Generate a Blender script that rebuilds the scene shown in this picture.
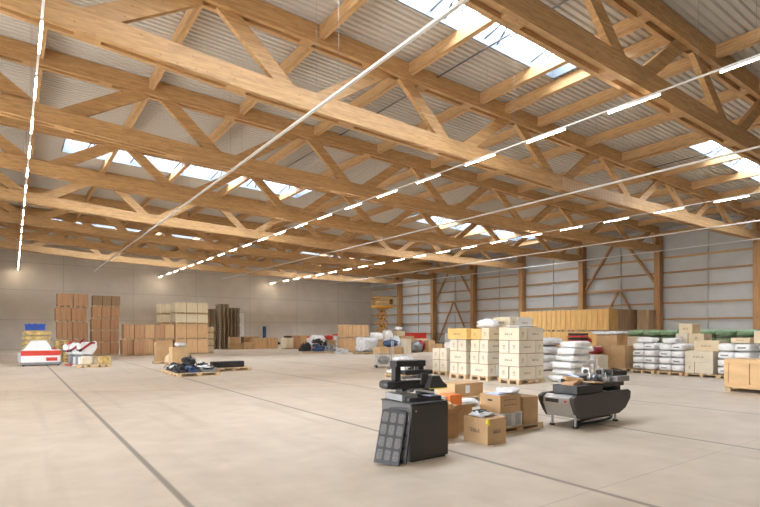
import bpy, math, random
from mathutils import Vector, Matrix, noise
random.seed(7)
for o in list(bpy.data.objects): bpy.data.objects.remove(o)
scene = bpy.context.scene
COL = scene.collection
R = math.radians

# ------------------------------------------------------------------ camera
F, SHIFT = 518.0, (331 - 253.5) / 760.0
YAW = math.atan(368 / 518.0)
cd = bpy.data.cameras.new('camera'); cam = bpy.data.objects.new('camera', cd); COL.objects.link(cam)
cd.sensor_width = 36; cd.lens = 36 * F / 760; cd.shift_y = SHIFT; cd.clip_end = 400
cam.location = (0, 0, 1.6); cam.rotation_euler = (R(90), 0, -YAW)
scene.camera = cam

# ------------------------------------------------------------------ world, light, exposure
SKY = 14.0
LAMP = 90.0
scene.view_settings.view_transform = 'Standard'; scene.view_settings.look = 'None'
scene.view_settings.gamma = 1; scene.view_settings.use_curve_mapping = False
scene.view_settings.exposure = 0.66
w = bpy.data.worlds.new('sky'); scene.world = w; w.use_nodes = True
nt = w.node_tree; bg = nt.nodes['Background']
tc = nt.nodes.new('ShaderNodeTexCoord'); nz = nt.nodes.new('ShaderNodeTexNoise'); cr = nt.nodes.new('ShaderNodeValToRGB')
nz.inputs['Scale'].default_value = 2.5; nz.inputs['Detail'].default_value = 5
cr.color_ramp.elements[0].position = .4; cr.color_ramp.elements[0].color = (.72, .84, 1, 1)
cr.color_ramp.elements[1].position = .62; cr.color_ramp.elements[1].color = (1, 1, 1, 1)
nt.links.new(tc.outputs['Generated'], nz.inputs['Vector']); nt.links.new(nz.outputs['Fac'], cr.inputs['Fac'])
nt.links.new(cr.outputs['Color'], bg.inputs['Color']); bg.inputs['Strength'].default_value = SKY

def portal(name, loc, rot, sx, sy):
    l = bpy.data.lights.new(name, 'AREA'); l.shape = 'RECTANGLE'; l.size = sx; l.size_y = sy
    l.cycles.is_portal = True
    o = bpy.data.objects.new(name, l); COL.objects.link(o); o.location = loc; o.rotation_euler = rot
XL, XR, YF, YB = -12.0, 37.7, -12.0, 54.9          # inner faces of the hall
DOORS = [(-3.0, 8.5), (13.0, 23.0)]                  # open roller doors in the left wall (y range), 5 m high
SKYL = [(x0, x0 + 12.0, y0, y0 + 2.0) for y0 in (8.15, 26.15, 44.15) for x0 in (1.9, 21.9)]
def ztop(x): return 9.5 - .03 * x                   # underside of the top chords
def zdeck(x): return ztop(x) + .52
for y0, y1 in DOORS: portal('door_daylight', (XL + .05, (y0 + y1) / 2, 2.5), (0, R(-90), 0), 5.0, y1 - y0)
for x0, x1, y0, y1 in SKYL: portal('skylight_daylight', ((x0 + x1) / 2, (y0 + y1) / 2, zdeck((x0 + x1) / 2) + .75), (0, R(1.72), 0), x1 - x0, y1 - y0)

# ------------------------------------------------------------------ materials
MATS = {}
def mat(name, col, rough=.6, metal=0, noise_scale=0, noise_amt=.15, stretch=(1, 1, 1), bump=0, emit=None, spec=None):
    if name in MATS: return MATS[name]
    m = bpy.data.materials.new(name); m.use_nodes = True; n = m.node_tree.nodes; L = m.node_tree.links
    b = n['Principled BSDF']; b.inputs['Base Color'].default_value = (*col, 1)
    b.inputs['Roughness'].default_value = rough; b.inputs['Metallic'].default_value = metal
    if spec is not None: b.inputs['Specular IOR Level'].default_value = spec
    if noise_scale:
        t = n.new('ShaderNodeTexCoord'); mp = n.new('ShaderNodeMapping'); mp.inputs['Scale'].default_value = stretch
        z = n.new('ShaderNodeTexNoise'); z.inputs['Scale'].default_value = noise_scale; z.inputs['Detail'].default_value = 5
        r = n.new('ShaderNodeValToRGB'); a = noise_amt
        r.color_ramp.elements[0].position = .3; r.color_ramp.elements[0].color = (*[c * (1 - a) for c in col], 1)
        r.color_ramp.elements[1].position = .7; r.color_ramp.elements[1].color = (*[min(1, c * (1 + a)) for c in col], 1)
        L.new(t.outputs['Object'], mp.inputs['Vector']); L.new(mp.outputs['Vector'], z.inputs['Vector'])
        L.new(z.outputs['Fac'], r.inputs['Fac']); L.new(r.outputs['Color'], b.inputs['Base Color'])
        if bump:
            bp = n.new('ShaderNodeBump'); bp.inputs['Strength'].default_value = bump
            L.new(z.outputs['Fac'], bp.inputs['Height']); L.new(bp.outputs['Normal'], b.inputs['Normal'])
    if emit:
        b.inputs['Emission Color'].default_value = (*emit[0], 1); b.inputs['Emission Strength'].default_value = emit[1]
    MATS[name] = m; return m

def glulam(name, col, dark, lam=.045, grain=(.9, 7, 7), axis=2):
    """glued timber: long grain, board-to-board tone shifts between laminations, small knots"""
    m = bpy.data.materials.new(name); m.use_nodes = True; n = m.node_tree.nodes; L = m.node_tree.links
    b = n['Principled BSDF']; b.inputs['Roughness'].default_value = .55
    t = n.new('ShaderNodeTexCoord'); mp = n.new('ShaderNodeMapping'); mp.inputs['Scale'].default_value = grain
    z = n.new('ShaderNodeTexNoise'); z.inputs['Scale'].default_value = 3; z.inputs['Detail'].default_value = 6
    L.new(t.outputs['Object'], mp.inputs['Vector']); L.new(mp.outputs['Vector'], z.inputs['Vector'])
    r = n.new('ShaderNodeValToRGB'); r.color_ramp.elements[0].position = .32; r.color_ramp.elements[0].color = (*dark, 1)
    r.color_ramp.elements[1].position = .68; r.color_ramp.elements[1].color = (*col, 1)
    L.new(z.outputs['Fac'], r.inputs['Fac'])
    # laminations: blocks about 1.4 m long, one lamella high
    mp2 = n.new('ShaderNodeMapping'); mp2.inputs['Scale'].default_value = (.7, .0, 1 / lam) if axis == 2 else (0, 0, .7)
    wn = n.new('ShaderNodeTexWhiteNoise'); wn.noise_dimensions = '3D'
    fl = n.new('ShaderNodeVectorMath'); fl.operation = 'FLOOR'
    L.new(t.outputs['Object'], mp2.inputs['Vector']); L.new(mp2.outputs['Vector'], fl.inputs[0]); L.new(fl.outputs[0], wn.inputs['Vector'])
    mr = n.new('ShaderNodeMapRange'); mr.inputs['To Min'].default_value = .88; mr.inputs['To Max'].default_value = 1.08
    L.new(wn.outputs['Value'], mr.inputs['Value'])
    mu = n.new('ShaderNodeVectorMath'); mu.operation = 'SCALE'
    L.new(r.outputs['Color'], mu.inputs[0]); L.new(mr.outputs['Result'], mu.inputs['Scale'])
    v = n.new('ShaderNodeTexVoronoi'); v.inputs['Scale'].default_value = 4.5
    L.new(t.outputs['Object'], v.inputs['Vector'])
    kr = n.new('ShaderNodeValToRGB'); kr.color_ramp.elements[0].position = .05; kr.color_ramp.elements[0].color = (.45, .3, .2, 1)
    kr.color_ramp.elements[1].position = .12; kr.color_ramp.elements[1].color = (1, 1, 1, 1)
    L.new(v.outputs['Distance'], kr.inputs['Fac'])
    mx = n.new('ShaderNodeMixRGB'); mx.blend_type = 'MULTIPLY'; mx.inputs['Fac'].default_value = .7
    L.new(mu.outputs[0], mx.inputs['Color1']); L.new(kr.outputs['Color'], mx.inputs['Color2'])
    L.new(mx.outputs['Color'], b.inputs['Base Color'])
    MATS[name] = m; return m

GL = glulam('glued_spruce', (.64, .39, .18), (.48, .275, .105))
GP = glulam('purlin_spruce', (.64, .40, .195), (.50, .29, .12), grain=(7, .9, 7))
GC = glulam('column_spruce', (.46, .255, .105), (.34, .175, .065), grain=(6, 6, .35), axis=0)
M = dict(
 deck=mat('painted_steel_deck', (.62, .58, .52), .45),
 white=mat('white_paint', (.8, .8, .78), .4, noise_scale=4, noise_amt=.05),
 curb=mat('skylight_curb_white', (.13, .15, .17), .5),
 liner=mat('pale_wall_liner', (.50, .50, .48), .5, noise_scale=1.2, noise_amt=.05),
 side=mat('left_wall_concrete', (.42, .39, .35), .8, noise_scale=.6, noise_amt=.08),
 pallet=mat('pallet_wood', (.62, .44, .25), .8, noise_scale=6, noise_amt=.25, stretch=(1, 5, 5)),
 oldpallet=mat('weathered_pallet_wood', (.30, .22, .135), .85, noise_scale=6, noise_amt=.35, stretch=(1, 5, 5)),
 carton=mat('brown_cardboard', (.52, .33, .165), .8, noise_scale=3, noise_amt=.1),
 carton2=mat('tan_cardboard', (.60, .40, .21), .8, noise_scale=3, noise_amt=.1),
 cartdark=mat('cardboard_inside_gap_shade', (.33, .2, .1), .85),  # dark brown, also colours the painted shade between box layers
 palebox=mat('pale_boxboard', (.70, .62, .48), .75, noise_scale=2.5, noise_amt=.07),
 palebox2=mat('cream_boxboard', (.72, .58, .38), .75, noise_scale=2.5, noise_amt=.08),
 palebox4=mat('straw_boxboard', (.72, .61, .43), .75, noise_scale=2.5, noise_amt=.08),
 palebox3=mat('whitish_boxboard', (.76, .72, .64), .75, noise_scale=2.5, noise_amt=.06),
 yellowbox=mat('yellow_boxboard', (.70, .45, .15), .75, noise_scale=2.5, noise_amt=.1),
 marker=mat('black_marker_ink', (.12, .09, .07), .8),
 orangebox=mat('orange_print', (.75, .2, .04), .6),
 stencil=mat('grey_brown_stencil_ink', (.24, .17, .11), .8),
 crate=mat('orange_plywood', (.54, .31, .165), .7, noise_scale=2, noise_amt=.15, stretch=(4, 4, .5)),
 crate2=mat('honey_plywood', (.68, .43, .22), .7, noise_scale=2, noise_amt=.14, stretch=(4, 4, .5)),
 crate3=mat('dull_brown_plywood', (.34, .22, .12), .75, noise_scale=2, noise_amt=.15, stretch=(4, 4, .5)),
 crate4=mat('cream_plywood', (.78, .68, .47), .7, noise_scale=2, noise_amt=.08, stretch=(4, 4, .5)),
 cratey=mat('yellow_pine_boards', (.74, .45, .16), .65, noise_scale=2, noise_amt=.14, stretch=(4, 4, .5)),
 crateb=mat('brown_pine_boards', (.46, .30, .17), .7, noise_scale=2, noise_amt=.14, stretch=(4, 4, .5)),
 cratel=mat('light_pine_panel', (.66, .42, .20), .6, noise_scale=2, noise_amt=.12, stretch=(4, .6, 3)),
 sack=mat('white_sack_plastic', (.84, .83, .82), .45, noise_scale=5, noise_amt=.1, bump=.4),
 film=mat('crinkled_clear_film', (.66, .66, .66), .25, noise_scale=9, noise_amt=.25, bump=.6),
 sackgap=mat('sack_print_grey', (.2, .21, .23), .6),
 green=mat('green_woven_bag', (.19, .28, .155), .7, noise_scale=7, noise_amt=.2, bump=.3),
 red=mat('red_paint', (.62, .05, .03), .4, noise_scale=3, noise_amt=.08),
 darkred=mat('dark_red_plastic', (.30, .02, .03), .45),
 blue=mat('blue_plastic', (.03, .08, .36), .4),
 dblue=mat('dark_blue_tarp', (.03, .07, .16), .5, noise_scale=5, noise_amt=.3),
 black=mat('black_plastic', (.018, .017, .017), .45),
 black2=mat('matt_black_foam', (.03, .03, .032), .75, noise_scale=6, noise_amt=.3, bump=.4),
 dgrey=mat('dark_grey_plastic', (.035, .033, .032), .45),
 char=mat('charcoal_cabinet', (.040, .034, .028), .42),
 charside=mat('cabinet_side_grey', (.085, .08, .075), .45),
 panel=mat('panel_frame_dark', (.028, .028, .032), .5),
 window=mat('panel_mesh_grey', (.12, .115, .11), .7, noise_scale=40, noise_amt=.3),
 grey=mat('mid_grey_metal', (.27, .27, .27), .4, .3, noise_scale=4, noise_amt=.12),
 silver=mat('brushed_silver', (.55, .53, .51), .32, .75, noise_scale=6, noise_amt=.08, stretch=(1, 1, 8)),
 hull=mat('graphite_hull', (.065, .058, .054), .38, .2),
 steel=mat('galvanised_steel', (.45, .46, .47), .4, .6),
 wire=mat('steel_wire', (.35, .34, .32), .5, .3),
 paper=mat('white_paper', (.85, .86, .88), .7), bpaper=mat('pale_blue_paper', (.55, .62, .9), .7),
 yellow=mat('yellow_lift_paint', (.62, .28, .02), .45, noise_scale=3, noise_amt=.1),
 ytape=mat('yellow_tape', (.8, .66, .04), .5),
 mixwood=mat('golden_scrap_wood', (.52, .37, .14), .8, noise_scale=8, noise_amt=.4),
 rubber=mat('black_rubber', (.02, .02, .02), .6),
 track=mat('white_lighting_track', (.78, .76, .72), .4),
 lamp=mat('lit_diffuser', (1, .95, .85), .5, emit=((1, .85, .66), LAMP)),
 dark=mat('dark_line', (.05, .05, .05), .7),
 redline=mat('faint_red_floor_paint', (.50, .28, .20), .5),
 asphalt=mat('yard_concrete', (.5, .48, .45), .9, noise_scale=2),
 pipe=mat('dark_stay_rod', (.10, .11, .12), .5, .4),
)
def glass():
    m = bpy.data.materials.new('skylight_glass'); m.use_nodes = True; n = m.node_tree.nodes; L = m.node_tree.links
    out = n['Material Output']; n.remove(n['Principled BSDF'])
    t = n.new('ShaderNodeBsdfTransparent'); t.inputs['Color'].default_value = (.94, .97, 1, 1)
    g = n.new('ShaderNodeBsdfGlossy'); g.inputs['Roughness'].default_value = .05
    x = n.new('ShaderNodeMixShader'); x.inputs['Fac'].default_value = .06
    L.new(t.outputs[0], x.inputs[1]); L.new(g.outputs[0], x.inputs[2]); L.new(x.outputs[0], out.inputs['Surface']); return m
M['glass'] = glass()

def floor_mat():
    m = bpy.data.materials.new('polished_concrete'); m.use_nodes = True; n = m.node_tree.nodes; L = m.node_tree.links
    b = n['Principled BSDF']; b.inputs['Specular IOR Level'].default_value = .45
    t = n.new('ShaderNodeTexCoord')
    def nz(s, d=6, stretch=(1, 1, 1), off=0):
        mp = n.new('ShaderNodeMapping'); mp.inputs['Scale'].default_value = stretch; mp.inputs['Location'].default_value = (off, off, 0)
        z = n.new('ShaderNodeTexNoise'); z.inputs['Scale'].default_value = s; z.inputs['Detail'].default_value = d
        L.new(t.outputs['Object'], mp.inputs['Vector']); L.new(mp.outputs['Vector'], z.inputs['Vector']); return z
    a, c2 = nz(.35), nz(2.2, 8, off=9)
    mx = n.new('ShaderNodeMath'); mx.operation = 'MULTIPLY_ADD'; mx.inputs[1].default_value = .5
    L.new(c2.outputs['Fac'], mx.inputs[0]); h = n.new('ShaderNodeMath'); h.operation = 'MULTIPLY'; h.inputs[1].default_value = .5
    L.new(a.outputs['Fac'], h.inputs[0]); L.new(h.outputs[0], mx.inputs[2])
    r = n.new('ShaderNodeValToRGB'); r.color_ramp.elements[0].position = .34; r.color_ramp.elements[0].color = (.50, .415, .32, 1)
    r.color_ramp.elements[1].position = .62; r.color_ramp.elements[1].color = (.64, .55, .445, 1)
    L.new(mx.outputs[0], r.inputs['Fac'])
    sx = n.new('ShaderNodeSeparateXYZ'); L.new(t.outputs['Object'], sx.inputs[0])
    def joint(out, off, per, wd, amt):      # saw cut every per metres
        q = n.new('ShaderNodeMath'); q.operation = 'SUBTRACT'; q.inputs[1].default_value = off; L.new(out, q.inputs[0])
        p = n.new('ShaderNodeMath'); p.operation = 'PINGPONG'; p.inputs[1].default_value = per / 2; L.new(q.outputs[0], p.inputs[0])
        g = n.new('ShaderNodeMapRange'); g.inputs['From Min'].default_value = wd * .6; g.inputs['From Max'].default_value = wd * 1.3
        g.inputs['To Min'].default_value = amt; g.inputs['To Max'].default_value = 0; L.new(p.outputs[0], g.inputs['Value']); return g
    cur = r.outputs['Color']
    for out, off, per, wd, amt in ((sx.outputs['X'], 1.32, 3.45, .036, .75), (sx.outputs['Y'], 3.0, 12.0, .008, .3)):
        j = joint(out, off, per, wd, amt); x = n.new('ShaderNodeMixRGB'); x.inputs['Color2'].default_value = (.16, .135, .115, 1)
        L.new(j.outputs['Result'], x.inputs['Fac']); L.new(cur, x.inputs['Color1']); cur = x.outputs['Color']
    # scuffs from wheels along the hall
    s3 = nz(1.1, 5, (2.5, .18, 1), 4); r3 = n.new('ShaderNodeValToRGB'); r3.color_ramp.elements[0].position = .55; r3.color_ramp.elements[0].color = (1, 1, 1, 1)
    r3.color_ramp.elements[1].position = .72; r3.color_ramp.elements[1].color = (.86, .85, .84, 1); L.new(s3.outputs['Fac'], r3.inputs['Fac'])
    x = n.new('ShaderNodeMixRGB'); x.blend_type = 'MULTIPLY'; x.inputs['Fac'].default_value = .8
    L.new(cur, x.inputs['Color1']); L.new(r3.outputs['Color'], x.inputs['Color2']); L.new(x.outputs['Color'], b.inputs['Base Color'])
    rr = n.new('ShaderNodeMapRange'); rr.inputs['To Min'].default_value = .38; rr.inputs['To Max'].default_value = .6
    L.new(c2.outputs['Fac'], rr.inputs['Value']); L.new(rr.outputs['Result'], b.inputs['Roughness']); return m

def panel_wall_mat(name, col, xs, zs, wd=.02):
    m = bpy.data.materials.new(name); m.use_nodes = True; n = m.node_tree.nodes; L = m.node_tree.links
    b = n['Principled BSDF']; b.inputs['Roughness'].default_value = .8
    t = n.new('ShaderNodeTexCoord'); z = n.new('ShaderNodeTexNoise'); z.inputs['Scale'].default_value = .7; z.inputs['Detail'].default_value = 6
    L.new(t.outputs['Object'], z.inputs['Vector'])
    r = n.new('ShaderNodeValToRGB'); r.color_ramp.elements[0].position = .3; r.color_ramp.elements[0].color = (*[c * .92 for c in col], 1)
    r.color_ramp.elements[1].position = .7; r.color_ramp.elements[1].color = (*[c * 1.06 for c in col], 1); L.new(z.outputs['Fac'], r.inputs['Fac'])
    sx = n.new('ShaderNodeSeparateXYZ'); L.new(t.outputs['Object'], sx.inputs[0]); cur = r.outputs['Color']
    for out, vals in ((sx.outputs['X'], xs), (sx.outputs['Z'], zs)):
        for v in vals:
            c = n.new('ShaderNodeMath'); c.operation = 'COMPARE'; c.inputs[1].default_value = v; c.inputs[2].default_value = wd; L.new(out, c.inputs[0])
            x = n.new('ShaderNodeMixRGB'); x.inputs['Color2'].default_value = (*[q * .78 for q in col], 1)
            L.new(c.outputs[0], x.inputs['Fac']); L.new(cur, x.inputs['Color1']); cur = x.outputs['Color']
    L.new(cur, b.inputs['Base Color']); return m
M['floor'] = floor_mat()
M['back'] = panel_wall_mat('precast_concrete', (.64, .575, .49), (3.8, 9.6, 15.6, 21.4, 27.1, 32.7, -1.9, -7.6), (2.58, 5.2, 7.6), .03)

# ------------------------------------------------------------------ mesh builder
class MB:
    def __init__(s): s.v = []; s.f = []
    def add(s, vs, fs, mx=None):
        b = len(s.v); s.v += [tuple(mx @ Vector(p)) if mx else tuple(p) for p in vs]
        s.f += [tuple(i + b for i in f) for f in fs]; return s
    def box(s, x0, x1, y0, y1, z0, z1, mx=None):
        return s.add([(x0, y0, z0), (x1, y0, z0), (x1, y1, z0), (x0, y1, z0), (x0, y0, z1), (x1, y0, z1), (x1, y1, z1), (x0, y1, z1)],
                     [(3, 2, 1, 0), (4, 5, 6, 7), (0, 1, 5, 4), (1, 2, 6, 5), (2, 3, 7, 6), (3, 0, 4, 7)], mx)
    def poly(s, pts, y0, y1, mx=None):               # outline in x,z extruded along y
        n = len(pts); vs = [(p[0], y0, p[1]) for p in pts] + [(p[0], y1, p[1]) for p in pts]
        fs = [tuple(range(n)), tuple(range(2 * n - 1, n - 1, -1))] + [(i, i + n, (i + 1) % n + n, (i + 1) % n) for i in range(n)]
        return s.add(vs, fs, mx)
    def bar(s, a, b, wd, th, side=Vector((0, 1, 0))):  # rectangular bar from a to b; th along 'side'
        a, b = Vector(a), Vector(b); d = (b - a).normalized(); sd = (side - d * side.dot(d)).normalized(); up = d.cross(sd)
        vs = []
        for p in (a, b):
            for i, j in ((-1, -1), (1, -1), (1, 1), (-1, 1)): vs.append(p + up * (i * wd / 2) + sd * (j * th / 2))
        return s.add(vs, [(0, 1, 2, 3), (7, 6, 5, 4), (0, 4, 5, 1), (1, 5, 6, 2), (2, 6, 7, 3), (3, 7, 4, 0)])
    def tube(s, pts, r, n=8, closed=False):
        pts = [Vector(p) for p in pts]; b = len(s.v); k = len(pts)
        for i, p in enumerate(pts):
            d = (pts[(i + 1) % k] - pts[i - 1]) if closed else (pts[min(i + 1, k - 1)] - pts[max(i - 1, 0)])
            d.normalize(); u = d.cross(Vector((0, 0, 1)));
            if u.length < .05: u = d.cross(Vector((1, 0, 0)))
            u.normalize(); w_ = d.cross(u); rr = r[i] if isinstance(r, (list, tuple)) else r
            for j in range(n):
                a = 2 * math.pi * j / n; s.v.append(tuple(p + u * (math.cos(a) * rr) + w_ * (math.sin(a) * rr)))
        for i in range(k if closed else k - 1):
            for j in range(n):
                q = (i + 1) % k; s.f.append((b + i * n + j, b + i * n + (j + 1) % n, b + q * n + (j + 1) % n, b + q * n + j))
        if not closed:
            s.f.append(tuple(b + j for j in range(n))[::-1]); s.f.append(tuple(b + (k - 1) * n + j for j in range(n)))
        return s
    def pillow(s, c, sz, seed=0, e=.45, amp=.06, nu=18, nv=10):
        b = len(s.v); f = lambda t: math.copysign(abs(t) ** e, t)
        for i in range(nv + 1):
            ph = -math.pi / 2 + math.pi * i / nv
            for j in range(nu):
                th = 2 * math.pi * j / nu
                x, y, z = f(math.cos(ph)) * f(math.cos(th)), f(math.cos(ph)) * f(math.sin(th)), f(math.sin(ph))
                z *= 1 - .25 * max(abs(x), abs(y)) ** 3
                q = 1 + amp * noise.noise(Vector((x * 2 + seed * 3.1, y * 2, z * 2))) * 2
                s.v.append((c[0] + x * sz[0] / 2 * q, c[1] + y * sz[1] / 2 * q, max(c[2] - sz[2] / 2, c[2] + z * sz[2] / 2 * q)))
        for i in range(nv):
            for j in range(nu): s.f.append((b + i * nu + j, b + i * nu + (j + 1) % nu, b + (i + 1) * nu + (j + 1) % nu, b + (i + 1) * nu + j))
        return s
    def mesh(s, name, m, smooth=False):
        me = bpy.data.meshes.new(name); me.from_pydata(s.v, [], s.f); me.materials.append(m)
        import bmesh
        bm = bmesh.new(); bm.from_mesh(me); bmesh.ops.recalc_face_normals(bm, faces=bm.faces); bm.to_mesh(me); bm.free()
        if smooth:
            for p in me.polygons: p.use_smooth = True
        return me
def link(name, me, parent=None, loc=(0, 0, 0), rot=(0, 0, 0), bev=0):
    o = bpy.data.objects.new(name, me); COL.objects.link(o); o.parent = parent; o.location = loc; o.rotation_euler = rot
    if bev:
        b = o.modifiers.new('edge', 'BEVEL'); b.width = bev; b.segments = 2; b.limit_method = 'ANGLE'
    return o
def part(name, mb, m, parent, smooth=False, label=None, bev=0, loc=(0, 0, 0), rot=(0, 0, 0)):
    o = link(name, mb.mesh(name, m, smooth), parent, loc, rot, bev)
    if label: o['label'] = label
    return o
def tag(o, label, cat, group=None):
    o['label'] = label; o['category'] = cat
    if group: o['group'] = group
    return o
def thing(name, label, cat, loc=(0, 0, 0), rz=0, group=None):
    o = bpy.data.objects.new(name, None); COL.objects.link(o); o.location = loc; o.rotation_euler = (0, 0, rz); o.empty_display_size = .1
    return tag(o, label, cat, group)
def struct(name, mb=None, m=None, parent=None, loc=(0, 0, 0), smooth=False):
    o = link(name, mb.mesh(name, m, smooth) if mb else None, parent, loc)
    if parent is None: o['kind'] = 'structure'
    return o
CACHE = {}
def cached(key, fn):
    if key not in CACHE: CACHE[key] = fn()
    return CACHE[key]
ORD = ['first', 'second', 'third', 'fourth', 'fifth', 'sixth', 'seventh', 'eighth', 'ninth', 'tenth', 'eleventh', 'twelfth', 'thirteenth', 'fourteenth',
       'fifteenth', 'sixteenth', 'seventeenth', 'eighteenth', 'nineteenth', 'twentieth', 'twenty-first', 'twenty-second', 'twenty-third', 'twenty-fourth',
       'twenty-fifth', 'twenty-sixth', 'twenty-seventh', 'twenty-eighth', 'twenty-ninth', 'thirtieth']

# ------------------------------------------------------------------ room shell
struct('floor', MB().box(XL - .2, XR + .2, YF - .2, YB + .2, -.2, 0), M['floor'])
struct('ground', MB().box(-70, XL - .2, -60, 80, -.3, -.04), M['asphalt'])
struct('wall_back', MB().box(XL, XR + .2, YB, YB + .2, 0, 10.6), M['back'])
mb = MB(); ys = [YF] + [q for d in DOORS for q in d] + [YB]
for i in range(0, len(ys), 2): mb.box(XL - .2, XL, ys[i], ys[i + 1], 0, 10.6)
for y0, y1 in DOORS: mb.box(XL - .2, XL, y0, y1, 5, 10.6)
struct('wall_left', mb, M['side'])
struct('wall_front', MB().box(XL, XR + .2, YF - .2, YF, 0, 10.6), M['side'])
struct('wall_right', MB().box(XR, XR + .2, YF, YB, 0, 9.6), M['liner'])
# corrugated steel deck, ribs across the hall, with openings for the skylights
def deck(mb, x0, x1, y0, y1):
    per = .2; k0 = math.floor(y0 / per); y = k0 * per; pts = []
    while y < y1 + per:
        for dy, dz in ((0, 0), (.09, 0), (.115, .06), (.175, .06)): pts.append((y + dy, dz))
        y += per
    pts = [(y0, 0)] + [p for p in pts if y0 < p[0] < y1] + [(y1, 0)]
    vs = []; fs = []
    for y, dz in pts: vs += [(x0, y, zdeck(x0) + dz), (x1, y, zdeck(x1) + dz)]
    for i in range(len(pts) - 1): fs.append((2 * i, 2 * i + 1, 2 * i + 3, 2 * i + 2))
    mb.add(vs, fs)
mb = MB(); xs = [XL - .2, 1.9, 13.9, 21.9, 33.9, XR + .2]
for i in range(5):
    if i in (1, 3):
        cuts = [YF - .2] + [q for yy in (8.15, 26.15, 44.15) for q in (yy, yy + 2)] + [YB + .2]
        for j in range(0, 8, 2): deck(mb, xs[i], xs[i + 1], cuts[j], cuts[j + 1])
    else: deck(mb, xs[i], xs[i + 1], YF - .2, YB + .2)
me = bpy.data.meshes.new('ceiling'); me.from_pydata(mb.v, [], mb.f); me.materials.append(M['deck'])
o = link('ceiling', me); o['kind'] = 'structure'
struct('roof_insulation', MB(), M['white']) if False else None
# skylights: white curbs, glazing bars, glass, opening rods
for k, (x0, x1, y0, y1) in enumerate(SKYL):
    t = struct('window_%d' % (k + 1)); xm = (x0 + x1) / 2; zc = zdeck(xm); t.location = (xm, (y0 + y1) / 2, zc); t.rotation_euler = (0, math.atan(.03), 0)
    a, b = (x1 - x0) / 2, (y1 - y0) / 2
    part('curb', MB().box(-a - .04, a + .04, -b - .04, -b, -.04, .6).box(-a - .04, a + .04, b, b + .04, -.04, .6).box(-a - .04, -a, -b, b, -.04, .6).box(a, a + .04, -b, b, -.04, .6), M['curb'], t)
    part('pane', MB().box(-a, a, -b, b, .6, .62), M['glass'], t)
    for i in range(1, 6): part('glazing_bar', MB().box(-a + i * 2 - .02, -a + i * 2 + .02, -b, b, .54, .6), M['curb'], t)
    for i in range(6):
        xx = -a + i * 2 + .9
        part('opening_rod', MB().tube([(xx, b - .02, .1), (xx + .25, .1, .52)], .03, 5).tube([(xx + .5, b - .02, .1), (xx + .25, .1, .52)], .03, 5).tube([(xx + .25, .1, .52), (xx + .25, -b, .5)], .022, 5), M['pipe'], t)
# right wall framing: girts and sheet posts
COLY = [12.45 + 6 * k for k in range(7)]
zs = [1.3, 2.43, 3.55, 4.67, 5.7, 6.75]
n = 1
for z in zs:
    struct('trim_%d' % n, MB().box(37.52, 37.69, YF + .05, YB - .1, z - .06, z + .06), GC if z != 6.75 else GL); n += 1
for y in [9.45 + 6 * k for k in range(8)]:
    struct('trim_%d' % n, MB().box(37.55, 37.6, y - .05, y + .05, 0, 8.7), M['liner']); n += 1
struct('trim_%d' % n, MB().box(37.45, 37.69, YF + .05, YB - .1, 8.35, 8.62), GL); n += 1
for y0, y1 in DOORS:
    struct('trim_%d' % n, MB().box(XL, XL + .08, y0 - .15, y0, 0, 5.15).box(XL, XL + .08, y1, y1 + .15, 0, 5.15).box(XL, XL + .08, y0, y1, 5, 5.15), M['steel']); n += 1
d = struct('door_1'); d.location = (20.2, YB - .06, 0)
part('door_leaf', MB().box(-.55, .55, 0, .05, 0, 3.6), M['white'], d); part('door_frame', MB().box(-.63, -.55, -.02, .06, 0, 3.68).box(.55, .63, -.02, .06, 0, 3.68).box(-.63, .63, -.02, .06, 3.6, 3.68), M['steel'], d)
part('door_handle', MB().box(.42, .5, -.05, 0, 1.02, 1.06), M['steel'], d)
mb = MB(); pts = [(-1.5, 18.8), (-.3, 17.2), (.9, 15.9), (3, 14.85), (6, 13.8), (9, 12.9), (10.8, 12.3)]
for a, b in zip(pts, pts[1:]):
    dx, dy = b[0] - a[0], b[1] - a[1]; l = math.hypot(dx, dy); nx, ny = -dy / l * .03, dx / l * .03
    mb.add([(a[0] - nx, a[1] - ny, .002), (b[0] - nx, b[1] - ny, .002), (b[0] + nx, b[1] + ny, .002), (a[0] + nx, a[1] + ny, .002)], [(0, 1, 2, 3)])
struct('trim_%d' % n, mb, M['redline']); n += 1

# ------------------------------------------------------------------ columns
for k, y in enumerate(COLY):
    lab = 'brown glued timber column on the right wall, %s from the camera' % ORD[k]
    t = thing('timber_column', lab, 'column', (37.25, y, 0), 0, 'timber columns along the right wall')
    part('shaft', MB().box(-.24, .24, -.2, .2, .03, 8.3), GC, t)
    part('foot_plate', MB().box(-.24, .24, -.2, .2, 0, .03), M['steel'], t)
def brace(y0, y1, where):
    ym = (y0 + y1) / 2
    t = thing('wall_bracing', 'timber K bracing on the pale right wall %s' % where, 'bracing', (37.4, ym, 0))
    q = (y1 - y0) / 2 - .22
    for sgn in (-1, 1):
        part('upper_brace', MB().bar((0, sgn * .4, 8.3), (0, sgn * q, 4.9), .16, .1, Vector((1, 0, 0))), GC, t)
        part('lower_brace', MB().bar((0, sgn * .1, 4.55), (0, sgn * (q - .2), .1), .14, .1, Vector((1, 0, 0))), GC, t)
    part('brace_rail', MB().box(-.06, .06, -q, q, 4.55, 4.7), GC, t)
brace(COLY[1], COLY[2], 'above the dark crates'); brace(COLY[4], COLY[5], 'behind the pale box stacks')

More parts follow.
